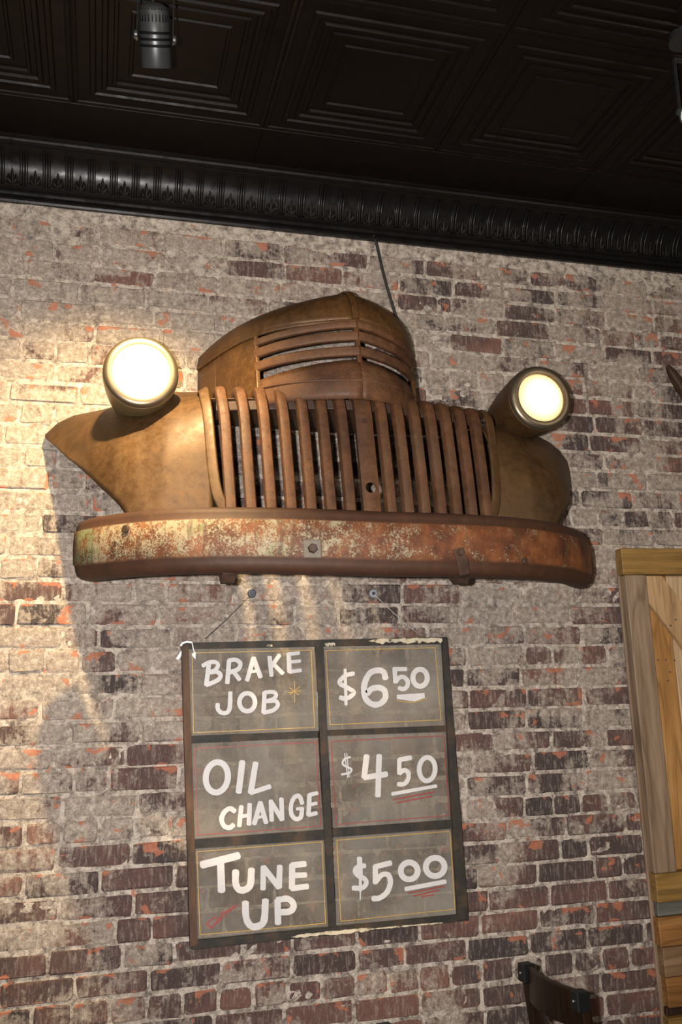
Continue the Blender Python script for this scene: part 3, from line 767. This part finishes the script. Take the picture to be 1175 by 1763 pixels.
# ------------------------------------------------------------------ price sign in an old six pane sash
SD = 0.046
sb = at_d(570, 1610, SD); sign = thing('price_sign', (sb.x, -SD, 0.976), 'old six pane window sash hand lettered with brake job, oil change and tune up prices', 'sign')
def quadbar(pts, d0, d1, name, mat, parent, cham=.002):
    c = Vector((sum(p[0] for p in pts) / 4, sum(p[1] for p in pts) / 4))
    f = []
    for d, sh in ((d0, 0), (d1 - .003, 0), (d1, 1.2)):
        f.append([at_d(*(Vector(p) + (c - Vector(p)).normalized() * sh), d) if False else at_d(p[0], p[1], SD) + Vector((0, -(d - SD), 0)) for p in pts])
    ce = sum(f[2], Vector()) / 4
    f[2] = [p + ((ce - p).normalized()) * cham for p in f[2]]
    m = MB(); m.grid(f, True); m.f.append((8, 9, 10, 11)); m.f.append((3, 2, 1, 0)); return m.build(name, mat, parent)
# outer corners TL TR BR BL and inner edges, in picture pixels on the sash plane
quadbar([(312, 1112), (323.5, 1108), (340, 1625), (327, 1630)], .030, .062, 'stile', 'sash_brown', sign)
quadbar([(759, 1098), (767.5, 1098), (804.5, 1582), (786, 1584)], .030, .062, 'stile', 'sash', sign)
quadbar([(314, 1107), (767, 1097), (767, 1109), (315, 1118)], .030, .060, 'rail', 'sash', sign)
quadbar([(331, 1618), (802, 1572), (804.5, 1583), (329, 1633)], .030, .060, 'rail', 'sash', sign)
quadbar([(542, 1103), (555.5, 1103), (578, 1604), (566, 1606)], .032, .057, 'muntin', 'sash', sign)
quadbar([(326, 1267), (548, 1258), (547, 1270), (327, 1280)], .033, .056, 'muntin', 'sash', sign)
quadbar([(562, 1257), (775, 1248.5), (776, 1259.5), (562, 1267)], .033, .056, 'muntin', 'sash', sign)
quadbar([(331, 1445), (558, 1428), (559, 1445), (333, 1460.5)], .033, .056, 'muntin', 'sash', sign)
quadbar([(571, 1426), (788, 1410.5), (789, 1425), (572, 1441)], .033, .056, 'muntin', 'sash', sign)
# flaked cream paint left on the top and bottom rails
def flake(a, b, up_h, lo_h, seed):
    r = random.Random(seed); n_ = 26; top_, bot_ = [], []
    for i in range(n_ + 1):
        t = i / n_; x = lerp(a[0], b[0], t); y = lerp(a[1], b[1], t); e = min(1, t * 9, (1 - t) * 9 + .25)
        top_.append((x, y - up_h * e * r.uniform(.6, 1))); bot_.append((x + r.uniform(-1, 1), y + lo_h * e * r.uniform(.25, 1)))
    m = MB(); sh = lambda q, d: at_d(q[0], q[1], SD) + Vector((0, -(d - SD), 0))
    m.grid([[sh(q, .0585) for q in top_], [sh(q, .0612) for q in top_], [sh(q, .0612) for q in bot_], [sh(q, .0585) for q in bot_]])
    m.build('paint_flake', 'flake', sign)
flake((632, 1104), (766, 1101.5), 4, 7, 1); flake((500, 1611.5), (642, 1597.5), 4, 4, 2); flake((557, 1110), (576, 1109.5), 3, 4, 3); flake((640, 1597.5), (760, 1587), 1.5, 2, 4); flake((458, 1113), (468, 1112.6), 3, 2, 5)

PX = lambda o, s: (lambda q: (o[0] + q[0] * s, o[1] + q[1] * s))
A_, B_ = 260 / 1175, 280 / 1175
def paint(parent, name, mat, strokes, cv, s, d):
    # strokes: (points, width) polylines, ('ell', cx, cy, rx, ry, tilt, width) or ('poly', points)
    m = MB()
    layer = [0]
    def put(pts2, faces):
        layer[0] += 1; k_ = d - SD + layer[0] * 0.00006
        m.add([at_d(*cv(q), SD) + Vector((0, -k_, 0)) for q in pts2], faces)
    for st in strokes:
        if st[0] == 'poly': put(st[1], [tuple(range(len(st[1])))]); continue
        if st[0] == 'ell':
            _, cx, cy, rx, ry, tl, wd = st; n_ = 28; ct, s_t = math.cos(tl), math.sin(tl); P = []
            for rr in (1, -1):
                for k in range(n_):
                    a = 2 * math.pi * k / n_; x = (rx + rr * wd / 2) * math.cos(a); y = (ry + rr * wd / 2) * math.sin(a)
                    P.append((cx + x * ct - y * s_t, cy + x * s_t + y * ct))
            put(P, [(k, (k + 1) % n_, n_ + (k + 1) % n_, n_ + k) for k in range(n_)]); continue
        pts, wd = st
        c = [Vector((*p, 0)) for p in pts]
        if len(c) > 2 and wd > 12: c = catmull(c, 5)
        L, Rr = [], []
        for i, p in enumerate(c):
            a = c[max(i - 1, 0)]; b = c[min(i + 1, len(c) - 1)]
            t = (b - a).normalized(); nn2 = Vector((-t.y, t.x, 0)); wv = wd / 2 * (1 + 0.05 * math.sin(i * 2.1 + p.x))
            L.append((p.x + nn2.x * wv, p.y + nn2.y * wv)); Rr.append((p.x - nn2.x * wv, p.y - nn2.y * wv))
        k = len(c); put(L + Rr, [(i, i + 1, k + i + 1, k + i) for i in range(k - 1)])
        for p, q in ((c[0], c[1]), (c[-1], c[-2])):                      # softly rounded brush ends
            t = (p - q).normalized(); nn2 = Vector((-t.y, t.x, 0)); fan = []
            for j in range(9):
                a = -math.pi / 2 + math.pi * j / 8
                fan.append((p.x + (nn2.x * math.sin(a)) * wd / 2 + t.x * math.cos(a) * wd * .28, p.y + (nn2.y * math.sin(a)) * wd / 2 + t.y * math.cos(a) * wd * .28))
            put(fan, [tuple(range(9))])
    o = m.build(name, mat, parent); return o
def border(parent, name, mat, c, cv, s, wd=5.5):
    c = [Vector((*p, 0)) for p in c]; paint(parent, name, mat, [([tuple(c[i].xy), tuple(c[(i + 1) % 4].xy)], wd) for i in range(4)], cv, s, SD + .0022)

def pane(quad, o, s, letters, marks, bcol, bpts, label):
    m = MB(); f = [[at_d(p[0], p[1], SD) + Vector((0, -k, 0)) for p in quad] for k in (-.0015, .0015)]
    m.grid(f, True); m.f += [(0, 1, 2, 3), (7, 6, 5, 4)]
    g = m.build('glass_pane', 'glass', sign); g['label'] = label; cv = PX(o, s)
    border(g, 'painted_border', bcol, bpts, cv, s)
    for nm, st in letters: paint(g, 'painted_letter' if nm.isalpha() else 'painted_numeral' if nm.isdigit() else 'painted_dollar_sign' if nm == '$' else 'painted_underline', 'letter', st, cv, s, SD + .003)
    for nm, mt, st in marks: paint(g, nm, mt, st, cv, s, SD + .0026)
W1 = 35
pane([(323, 1116), (543, 1112), (549, 1260), (328, 1269)], (300, 1090), A_, [
    ('B', [([(270, 235), (250, 403)], W1), ([(222, 254), (268, 230), (318, 226), (342, 248), (322, 284), (270, 310)], 32), ([(275, 306), (335, 302), (361, 332), (335, 368), (252, 404)], 34)]),
    ('R', [([(427, 215), (413, 388)], W1), ([(425, 213), (478, 208), (514, 236), (498, 280), (432, 306)], 34), ([(462, 300), (508, 362)], 33)]),
    ('A', [([(617, 194), (567, 367)], W1), ([(617, 194), (672, 342)], W1), ([(594, 302), (652, 293)], 24)]),
    ('K', [([(742, 187), (757, 331)], W1), ([(818, 172), (755, 262)], 32), ([(776, 245), (844, 314)], 33)]),
    ('E', [([(890, 162), (898, 302)], W1), ([(888, 164), (970, 155)], 30), ([(896, 226), (980, 217)], 26), ([(898, 302), (985, 289)], 30)]),
    ('J', [([(437, 462), (432, 578), (410, 618), (370, 620), (340, 592), (338, 553)], 34)]),
    ('O', [('ell', 568, 538, 61, 70, 0, 36)]),
    ('B', [([(703, 462), (696, 618)], W1), ([(703, 462), (766, 458), (793, 480), (772, 511), (708, 533)], 31), ([(722, 530), (786, 528), (806, 560), (770, 600), (698, 618)], 33)])],
    [('painted_star', 'yellow', [([(937, 375), (937, 540)], 6), ([(890, 465), (985, 445)], 6), ([(900, 425), (970, 482)], 6), ([(975, 418), (903, 477)], 6)])],
    'yellow', [(140, 155), (1065, 133), (1093, 733), (150, 775)], 'dusty pane lettered BRAKE JOB')
pane([(555, 1112), (760, 1107), (772, 1250), (563, 1258)], (540, 1080), A_, [
    ('$', [([(245, 328), (252, 603)], 24), ([(312, 360), (252, 374), (208, 412), (206, 440), (262, 470), (312, 502), (296, 532), (250, 556), (206, 546)], 34)]),
    ('6', [([(560, 398), (545, 350), (500, 335), (440, 355), (402, 420), (392, 490), (408, 560), (460, 600), (518, 594), (558, 548), (550, 492), (506, 470), (450, 480), (418, 515)], 46)]),
    ('5', [([(720, 325), (630, 325)], 34), ([(630, 318), (636, 428)], 34), ([(640, 425), (664, 393), (702, 388), (731, 420), (727, 458), (700, 481), (664, 472)], 34)]),
    ('0', [('ell', 828, 393, 56, 66, 0, 40)]),
    ('_', [('poly', [(646, 525), (862, 511), (866, 548), (785, 578), (648, 558)])])],
    [('painted_line', 'yellow', [([(650, 570), (770, 588)], 6), ([(770, 588), (880, 552)], 6)])],
    'yellow', [(95, 183), (945, 158), (992, 720), (130, 758)], 'dusty pane lettered $6.50')
pane([(327, 1279), (546, 1269), (558, 1429), (333, 1446)], (300, 1260), B_, [
    ('O', [('ell', 308, 328, 80, 110, .12, 44)]), ('I', [([(492, 216), (466, 435)], 44)]),
    ('L', [([(588, 226), (553, 438)], 42), ([(553, 440), (692, 394)], 34)]),
    ('C', [([(437, 573), (402, 553), (362, 580), (342, 630), (360, 678), (398, 692), (428, 672)], 36)]),
    ('H', [([(485, 537), (470, 680)], 32), ([(545, 522), (540, 668)], 34), ([(480, 612), (545, 600)], 26)]),
    ('A', [([(622, 510), (578, 664)], 34), ([(622, 510), (664, 656)], 34), ([(600, 620), (650, 606)], 22)]),
    ('N', [([(698, 497), (704, 640)], 32), ([(698, 500), (778, 634)], 32), ([(774, 482), (780, 634)], 32)]),
    ('G', [([(925, 517), (905, 466), (872, 470), (846, 520), (846, 590), (876, 628), (914, 616), (924, 550)], 32), ([(925, 552), (885, 556)], 22)]),
    ('E', [([(977, 456), (970, 600)], 34), ([(977, 455), (1033, 442)], 30), ([(975, 526), (1028, 516)], 26), ([(970, 600), (1028, 586)], 30)])],
    [], 'red', [(148, 122), (1025, 73), (1055, 680), (168, 745)], 'dusty pane lettered OIL CHANGE')
pane([(564, 1266), (774, 1258), (787, 1411), (574, 1427)], (550, 1250), A_, [
    ('$', [([(196, 212), (220, 400)], 8), ([(212, 212), (232, 396)], 8), ([(240, 241), (196, 256), (180, 294), (214, 318), (248, 335), (236, 362), (172, 377)], 16)]),
    ('4', [([(367, 232), (348, 398)], 46), ([(350, 400), (522, 374)], 44), ([(464, 230), (455, 542)], 46)]),
    ('5', [([(712, 246), (622, 262)], 36), ([(622, 260), (620, 370)], 34), ([(622, 368), (658, 343), (690, 362), (690, 410), (660, 450), (612, 452)], 36)]),
    ('0', [('ell', 838, 335, 62, 91, .04, 38)]), ('_', [([(566, 528), (908, 466)], 28)])],
    [('painted_line', 'red', [([(575, 572), (892, 512)], 9)]), ('painted_line', 'red', [([(600, 596), (872, 546)], 9)])],
    'red', [(88, 120), (965, 75), (1010, 695), (130, 765)], 'dusty pane lettered $4.50')
pane([(333, 1459), (558, 1444), (567, 1598), (338, 1620)], (310, 1430), B_, [
    ('T', [([(158, 247), (422, 180)], 54), ([(293, 225), (300, 435)], 54)]),
    ('U', [([(402, 292), (402, 378), (426, 424), (470, 425), (508, 388), (516, 280)], 50)]),
    ('N', [([(602, 262), (600, 420)], 42), ([(603, 265), (714, 408)], 44), ([(720, 257), (715, 408)], 42)]),
    ('E', [([(810, 247), (808, 415)], 46), ([(810, 249), (903, 240)], 44), ([(812, 323), (908, 319)], 40), ([(808, 416), (920, 402)], 44)]),
    ('U', [([(472, 518), (478, 630), (512, 686), (560, 690), (606, 650), (617, 502)], 50)]),
    ('P', [([(705, 502), (708, 668)], 46), ([(705, 500), (778, 492), (820, 532), (798, 580), (712, 590)], 46)])],
    [('painted_flash', 'red', [([(190, 670), (225, 703)], 10), ([(225, 703), (282, 640)], 12), ([(282, 640), (245, 625)], 9), ([(245, 625), (190, 670)], 9), ([(262, 668), (310, 585)], 9), ([(290, 606), (345, 575)], 10), ([(345, 575), (405, 538)], 10), ([(400, 545), (300, 628)], 8), ([(300, 628), (262, 668)], 10)])],
    'yellow', [(122, 152), (1025, 80), (1052, 668), (145, 752)], 'dusty pane lettered TUNE UP')
pane([(575, 1440), (788, 1424), (800, 1573), (579, 1596)], (560, 1410), A_, [
    ('$', [([(266, 302), (273, 440)], 40), ([(273, 440), (273, 560)], 24), ([(273, 560), (272, 625)], 10), ([(308, 362), (252, 372), (232, 405), (262, 444), (308, 466), (318, 500), (288, 534), (216, 536)], 38)]),
    ('5', [([(508, 341), (386, 372)], 44), ([(388, 370), (390, 496)], 42), ([(392, 484), (440, 434), (490, 434), (507, 492), (480, 568), (420, 614), (370, 618)], 42)]),
    ('0', [('ell', 653, 403, 66, 66, 0, 46)]), ('0', [('ell', 855, 372, 73, 71, -.3, 46)]), ('_', [([(626, 544), (934, 486)], 36)])],
    [('painted_line', 'red', [([(645, 576), (925, 522)], 9)]), ('painted_line', 'red', [([(685, 598), (885, 553)], 9)]), ('painted_line', 'red', [([(750, 602), (845, 588)], 9)])],
    'yellow', [(90, 165), (970, 95), (1010, 700), (122, 795)], 'dusty pane lettered $5.00')
# hanging wires and wall bolts
for a, b, knots in (((434, 1022), (353, 1100), [(385, 1064), (364, 1090)]), ((643, 1022), (724, 1094), [(687, 1062), (712, 1082)])):
    p0, p1 = at_d(*a, .012), at_d(*b, .046); mid_ = lerp(p0, p1, .5) + Vector((0, 0, -.004))
    wr = MB().tube(catmull([p0, mid_, p1], 6), .0011, 6).build('hanging_wire', 'wire', sign)
    for k in knots:
        q = at_d(*k, .03); MB().lathe([(.001, -.005), (.0032, -.002), (.0032, .002), (.001, .005)], q, (1, 0, .8), 8).build('wire_knot', 'bolt', sign, True)
for (x, y), mt, lab in (((434, 1022), 'bolt_dark', 'dark wall bolt at the top of the sign wire, under the bumper bracket gusset'), ((643, 1022), 'bolt', 'pale zinc washer and bolt in the brick above the $6.50 pane')):
    p = at_d(x, y, .004); r = thing('wall_bolt', (p.x, -.004, p.z - .014), lab, 'bolt')
    MB().lathe([(.0145, -.004), (.0145, .002), (.012, .004), (.007, .004)], p, (0, -1, 0), 20).build('washer', mt, r, True, .5)
    MB().lathe([(.0065, .003), (.0065, .008), (.005, .010)], p, (0, -1, 0), 6).build('bolt_head', 'bolt_dark', r)
# white paper scrap hooked over the corner of the sash
m = MB()
q = [(313, 1119), (303, 1134), (308, 1136), (312, 1130)]
m.add([at_d(*p, .052) for p in q] + [at_d(*p, .053) for p in q], [(0, 1, 2, 3), (7, 6, 5, 4), (0, 4, 5, 1), (1, 5, 6, 2), (2, 6, 7, 3), (3, 7, 4, 0)])
m.sweep([at_d(*p, .0645) for p in [(311, 1112), (315, 1107), (322, 1105), (331, 1106)]], rounded(.006, .0012, .0004), up=(0, -1, 0))
m.sweep([at_d(*p, .0645) for p in [(331, 1106), (333, 1117), (336, 1127)]], rounded(.003, .0012, .0004), up=(0, -1, 0))
m.add([at_d(*p, .0645) for p in [(330, 1127), (335, 1133), (337, 1135), (337, 1122)]] + [at_d(*p, .0655) for p in [(330, 1127), (335, 1133), (337, 1135), (337, 1122)]], [(0, 1, 2, 3), (7, 6, 5, 4), (0, 4, 5, 1), (1, 5, 6, 2), (2, 6, 7, 3), (3, 7, 4, 0)])
thing_mesh(m, 'paper_tag', 'paper', 'torn white paper tag hooked over the corner of the sash beside BRAKE JOB', 'tag')

# ------------------------------------------------------------------ barn door on the right
DXL, DXR = 1.868, 2.80
door = thing('barn_door', ((DXL + DXR) / 2, -.03, 0.0), 'reclaimed wood barn door with a diagonal brace beside the brick wall', 'door')
def board(x0, x1, z0, z1, d0, d1, name, mat): return MB().cbox((x0, -d1, z0), (x1, -d0, z1), .003).build(name, mat, door)
board(DXL - .004, DXR, .02, 2.20, .006, .018, 'backing_board', 'wood_grey')
board(DXL - .010, DXR + .01, 2.128, 2.226, .02, .066, 'rail', 'wood_gold_h')
board(DXL, DXL + .088, 1.083, 2.127, .02, .060, 'stile', 'wood_grey')
board(DXR - .088, DXR, 1.083, 2.127, .02, .060, 'stile', 'wood_grey')
x = DXL + .089
for k in range(8):
    wdt = [.098, .105, .092, .11, .1, .095, .105, .06][k]
    x2 = min(x + wdt, DXR - .089)
    if x2 - x > .02: board(x, x2 - .002, 1.084, 2.126, .018, .038, 'plank', ['wood_gold', 'wood_pale', 'wood_tan', 'wood_gold', 'wood_pale', 'wood_tan', 'wood_gold', 'wood_pale'][k])
    x = x2
# diagonal brace from the upper left corner to the lower right
bx0, bx1 = DXL + .090, DXR - .090
q = [(bx0, 2.124), (bx0 + .062, 2.124), (bx1, 1.19), (bx1, 1.086), (bx1 - .062, 1.086), (bx0, 2.02)]
m = MB(); m.grid([[(a, -.038, b) for a, b in q], [(a, -.056, b) for a, b in q], [(lerp(a, 2.33, .006), -.059, lerp(b, 1.6, .006)) for a, b in q]], True)
m.f += [(5, 4, 3, 2, 1, 0), tuple(range(12, 18))]; m.build('brace', 'wood_tan', door)
board(DXL, DXR, .988, 1.082, .02, .062, 'rail', 'wood_gold_h')
board(DXL + .006, DXR - .006, .940, .987, .018, .046, 'plank', 'wood_grey_h')
z = .938; k = 0
while z > .12:
    z2 = z - .0965; board(DXL + .004 * (k % 3), DXR - .004, z2 + .0025, z, .018, .054 + .003 * (k % 2), 'plank', ['wood_orange_h', 'wood_brown_h', 'wood_orange_h', 'wood_grey_h' if False else 'wood_gold_h'][k % 4]); z = z2; k += 1
    if k == 3: board(DXL + .006, DXR - .006, z - .026, z, .018, .040, 'plank', 'wood_old'); z -= .028
board(DXL, DXR, .02, z - .001, .02, .06, 'rail', 'wood_gold_h')
for px, py in ((1131, 1137), (1145, 1137), (1148, 1173), (1152, 1158), (1160, 1138), (1163, 1068), (1154, 1078)):
    p = at_d(px, py, .062 if py < 1100 else .0385)
    MB().lathe([(.003, -.002), (.003, .0008), (.0015, .0012)], p, (0, -1, 0), 8).build('nail', 'bolt_dark', door)

# the door hangs a little out of plumb
door.rotation_euler = (0, -.015, 0); door.location = Vector(door.location) + Vector((.033, 0, .007))

# old timber handle on the wall at the far right
a, b = at_d(1149, 629, .09), at_d(1215, 735, .09)
pts = [a, lerp(a, b, .1), lerp(a, b, .35) + Vector((.004, 0, -.004)), lerp(a, b, .7), b + Vector((.02, 0.02, -.03)), b + Vector((.12, .06, -.16))]
o = thing_mesh(MB().sweep(catmull(pts, 4), rounded(.034, .04, .009), up=(0, -1, 0), scales=[.28 + .72 * min(1, i / 7) for i in range(21)]), 'tool_handle', 'wood_old', 'dark old timber tool handle slanting across the bricks above the barn door', 'tool', None, True)

# ------------------------------------------------------------------ ceiling spotlights, with three added for fill
TKY, TKZ = -1.045, 3.535
def ceiling_spot(loc, aim, label, bulb, group, energy=0, angle=60, blend=.6, colour=(1, .72, .42), track=TKY, beam_at=None):
    loc = Vector(loc); t = thing('ceiling_spotlight', loc, label, 'spotlight', group)
    ax = (Vector(aim) - loc).normalized(); r = .036
    MB().lathe([(.012, -.075), (.022, -.072), (.031, -.066), (r, -.056), (r, -.034), (r + .0005, -.033), (r + .0005, .064), (r - .001, .067), (r - .004, .066), (r - .004, .05)], loc, ax, 32).build('lamp_body', 'grey_lamp', t, True, .6)
    for k in range(26):
        a = 2 * math.pi * k / 26; tt = ax.orthogonal().normalized(); bb = ax.cross(tt); rd = tt * math.cos(a) + bb * math.sin(a); tg = ax.cross(rd)
        m = MB(); c0 = loc + ax * -.062 + rd * .030; c1 = loc + ax * -.034 + rd * .0345
        m.add([c0 - tg * .001, c0 + tg * .001, c1 + tg * .001, c1 - tg * .001, c0 - tg * .001 + rd * .004, c0 + tg * .001 + rd * .004, c1 + tg * .001 + rd * .004, c1 - tg * .001 + rd * .004], [(0, 1, 2, 3), (7, 6, 5, 4), (0, 4, 5, 1), (1, 5, 6, 2), (2, 6, 7, 3), (3, 7, 4, 0)])
        m.build('cooling_fin', 'groove', t)
    for h in (-.010, .004, .018): MB().lathe([(r - .002, h - .0035), (r + .0012, h - .003), (r + .0012, h + .003), (r - .002, h + .0035)], loc, ax, 32).build('groove_band', 'groove', t, True, .6)
    MB().lathe([(.026, .052), (.024, .060), (.012, .064), (.003, .0645)], loc, ax, 24).build('bulb', bulb, t, True)
    top = Vector((loc.x, track, TKZ))
    for s in (-1, 1):
        sx = Vector((s * (r + .007), 0, 0))
        MB().sweep([loc + sx + Vector((0, 0, -.012)), loc + sx, loc + sx + Vector((0, 0, .06)), Vector((loc.x, track, TKZ - .05)) + sx], rounded(.012, .003, .001), up=(1, 0, 0)).build('yoke_arm', 'black_paint', t)
        MB().lathe([(.011, 0), (.011, .006), (.007, .009)], loc + sx, (s, 0, 0), 14).build('knob', 'grey_lamp', t, True, .6)
    MB().cbox((loc.x - r - .009, track - .008, TKZ - .053), (loc.x + r + .009, track + .008, TKZ - .047), .001).build('yoke_bridge', 'black_paint', t)
    MB().lathe([(.012, -.05), (.012, .012), (.045, .016), (.045, ZC - TKZ - .006)], top, (0, 0, 1), 24).build('ceiling_mount', 'black_paint', t, True, .6)
    b0 = loc - ax * .074
    MB().tube(catmull([b0, b0 + Vector((-.004, 0, .03)), b0 + Vector((.004, 0, .045)), b0 + Vector((.03, 0, .02)), b0 + Vector((.022, 0, .06)), top + Vector((.004, 0, -.05))], 5), .003, 6).build('lamp_cord', 'cable', t, True)
    if energy: spot('spot_beam', loc + ax * .075, beam_at or aim, energy, angle, blend, colour, .025)
    return t
lp = at_d(267, 64, 1.045)
ceiling_spot(lp, (.26, -.03, 2.10), 'small silver grey ceiling spotlight hanging over the lit left fender', 'bulb', 'ceiling spotlights', 330, 80, 1.0, (1, .73, .38), beam_at=(-.04, -.03, 2.10))
lp2 = at_d(1194, 196, 1.045)
ceiling_spot(lp2, lp2 + Vector((-.6, -.75, -.62)), 'small ceiling spotlight shining toward the room beside the tin ceiling', 'bulb', 'ceiling spotlights', 25, 70, .6, (1, .72, .42))

for rx, lab in ((-1.2, 'added unseen fill spotlight behind the photographer, nearest the plaster wall by the lit fender'), (0.9, 'added unseen fill spotlight behind the photographer, between two others'), (3.0, 'added unseen fill spotlight behind the photographer, opposite the barn door')):  # fill lamps added out of view to lighten the black flash shadows
    ceiling_spot((rx, -3.6, 3.33), (rx * .55 + .35, 0, 1.9), lab, 'bulb', 'ceiling spotlights', 55, 115, .9, (1.0, .84, .64), -3.6)

# ------------------------------------------------------------------ chairs
def make_chair(loc, rz, label):
    t = thing('cross_back_chair', loc, label, 'chair', 'dark cross back chairs'); t.rotation_euler = (0, 0, rz)
    L = Vector(loc); W_ = .135; HT = .955; D_ = .36          # local: back along X, seat toward +Y
    def bl(m, name, mat='wood_dark', par=t, smooth=False):
        m.v = [tuple(Vector(p) + L) for p in m.v]; return m.build(name, mat, par, smooth)
    for s in (-1, 1):
        bl(MB().sweep([(s * W_, .02, 0), (s * W_, 0, .30), (s * W_, -.005, .46), (s * W_, -.030, .75), (s * W_, -.055, HT)], rounded(.034, .030, .006), up=(0, 1, 0)), 'back_leg')
        bl(MB().sweep([(s * (W_ + .03), D_, 0), (s * (W_ + .03), D_ - .01, .44)], rounded(.036, .036, .006), up=(0, 1, 0)), 'front_leg')
        bl(MB().cbox((s * W_ - .019, -.075, HT - .045), (s * W_ + .019, -.037, HT + .003), .003), 'post_cap', 'cap_black')
        bl(MB().sweep([(s * (W_ + .028), D_ - .01, .2), (s * W_, .015, .2)], rounded(.02, .02, .004), up=(0, 0, 1)), 'stretcher')
        for zz_ in (HT - .02,): bl(MB().lathe([(.003, 0), (.003, .002), (.001, .003)], (s * W_, -.076, zz_), (0, -1, 0), 8), 'screw', 'bolt')
    # crest rail, bowed backward
    cr = []
    for i in range(13):
        a = -1 + 2 * i / 12; cr.append((a * (W_ - .012), -.050 - .024 * (1 - a * a), HT - .046))
    bl(MB().sweep(cr, rounded(.018, .092, .005), up=(0, 0, 1)), 'crest_rail')
    for s in (-1, 1): bl(MB().sweep([(s * (W_ - .015), -.040, HT - .06), (s * .04, -.048, .77), (-s * (W_ - .02), -.012, .52)], rounded(.026, .012, .003), up=(0, 1, 0)), 'cross_slat')
    bl(MB().sweep([(-W_, -.008, .52), (W_, -.008, .52)], rounded(.016, .04, .004), up=(0, 0, 1)), 'back_rail')
    seat = MB(); prof = [(-W_ - .02, -.01), (W_ + .02, -.01), (W_ + .06, D_ + .02), (-W_ - .06, D_ + .02)]
    seat.grid([[(a, b, .44) for a, b in prof], [(a, b, .462) for a, b in prof], [(a * .96, lerp(b, .18, .04), .470) for a, b in prof]], True); seat.f += [(3, 2, 1, 0), (8, 9, 10, 11)]
    bl(seat, 'seat')
    return t
# left post in the picture near (912, 1665), right post near (990, 1702)
pl, pr = at_d(914, 1663, .49), at_d(991, 1702, .715)
mid_ = (pl + pr) / 2; rz = math.atan2(pr.y - pl.y, pr.x - pl.x)
back_dir = Vector((math.sin(rz), -math.cos(rz), 0))
make_chair((mid_.x - back_dir.x * .055, mid_.y - back_dir.y * .055, 0), rz, 'dark wood cross back chair standing by the brick wall near the barn door')
make_chair((.525, -.78, 0), math.radians(8), 'dark wood chair under the price sign, only its crest showing')
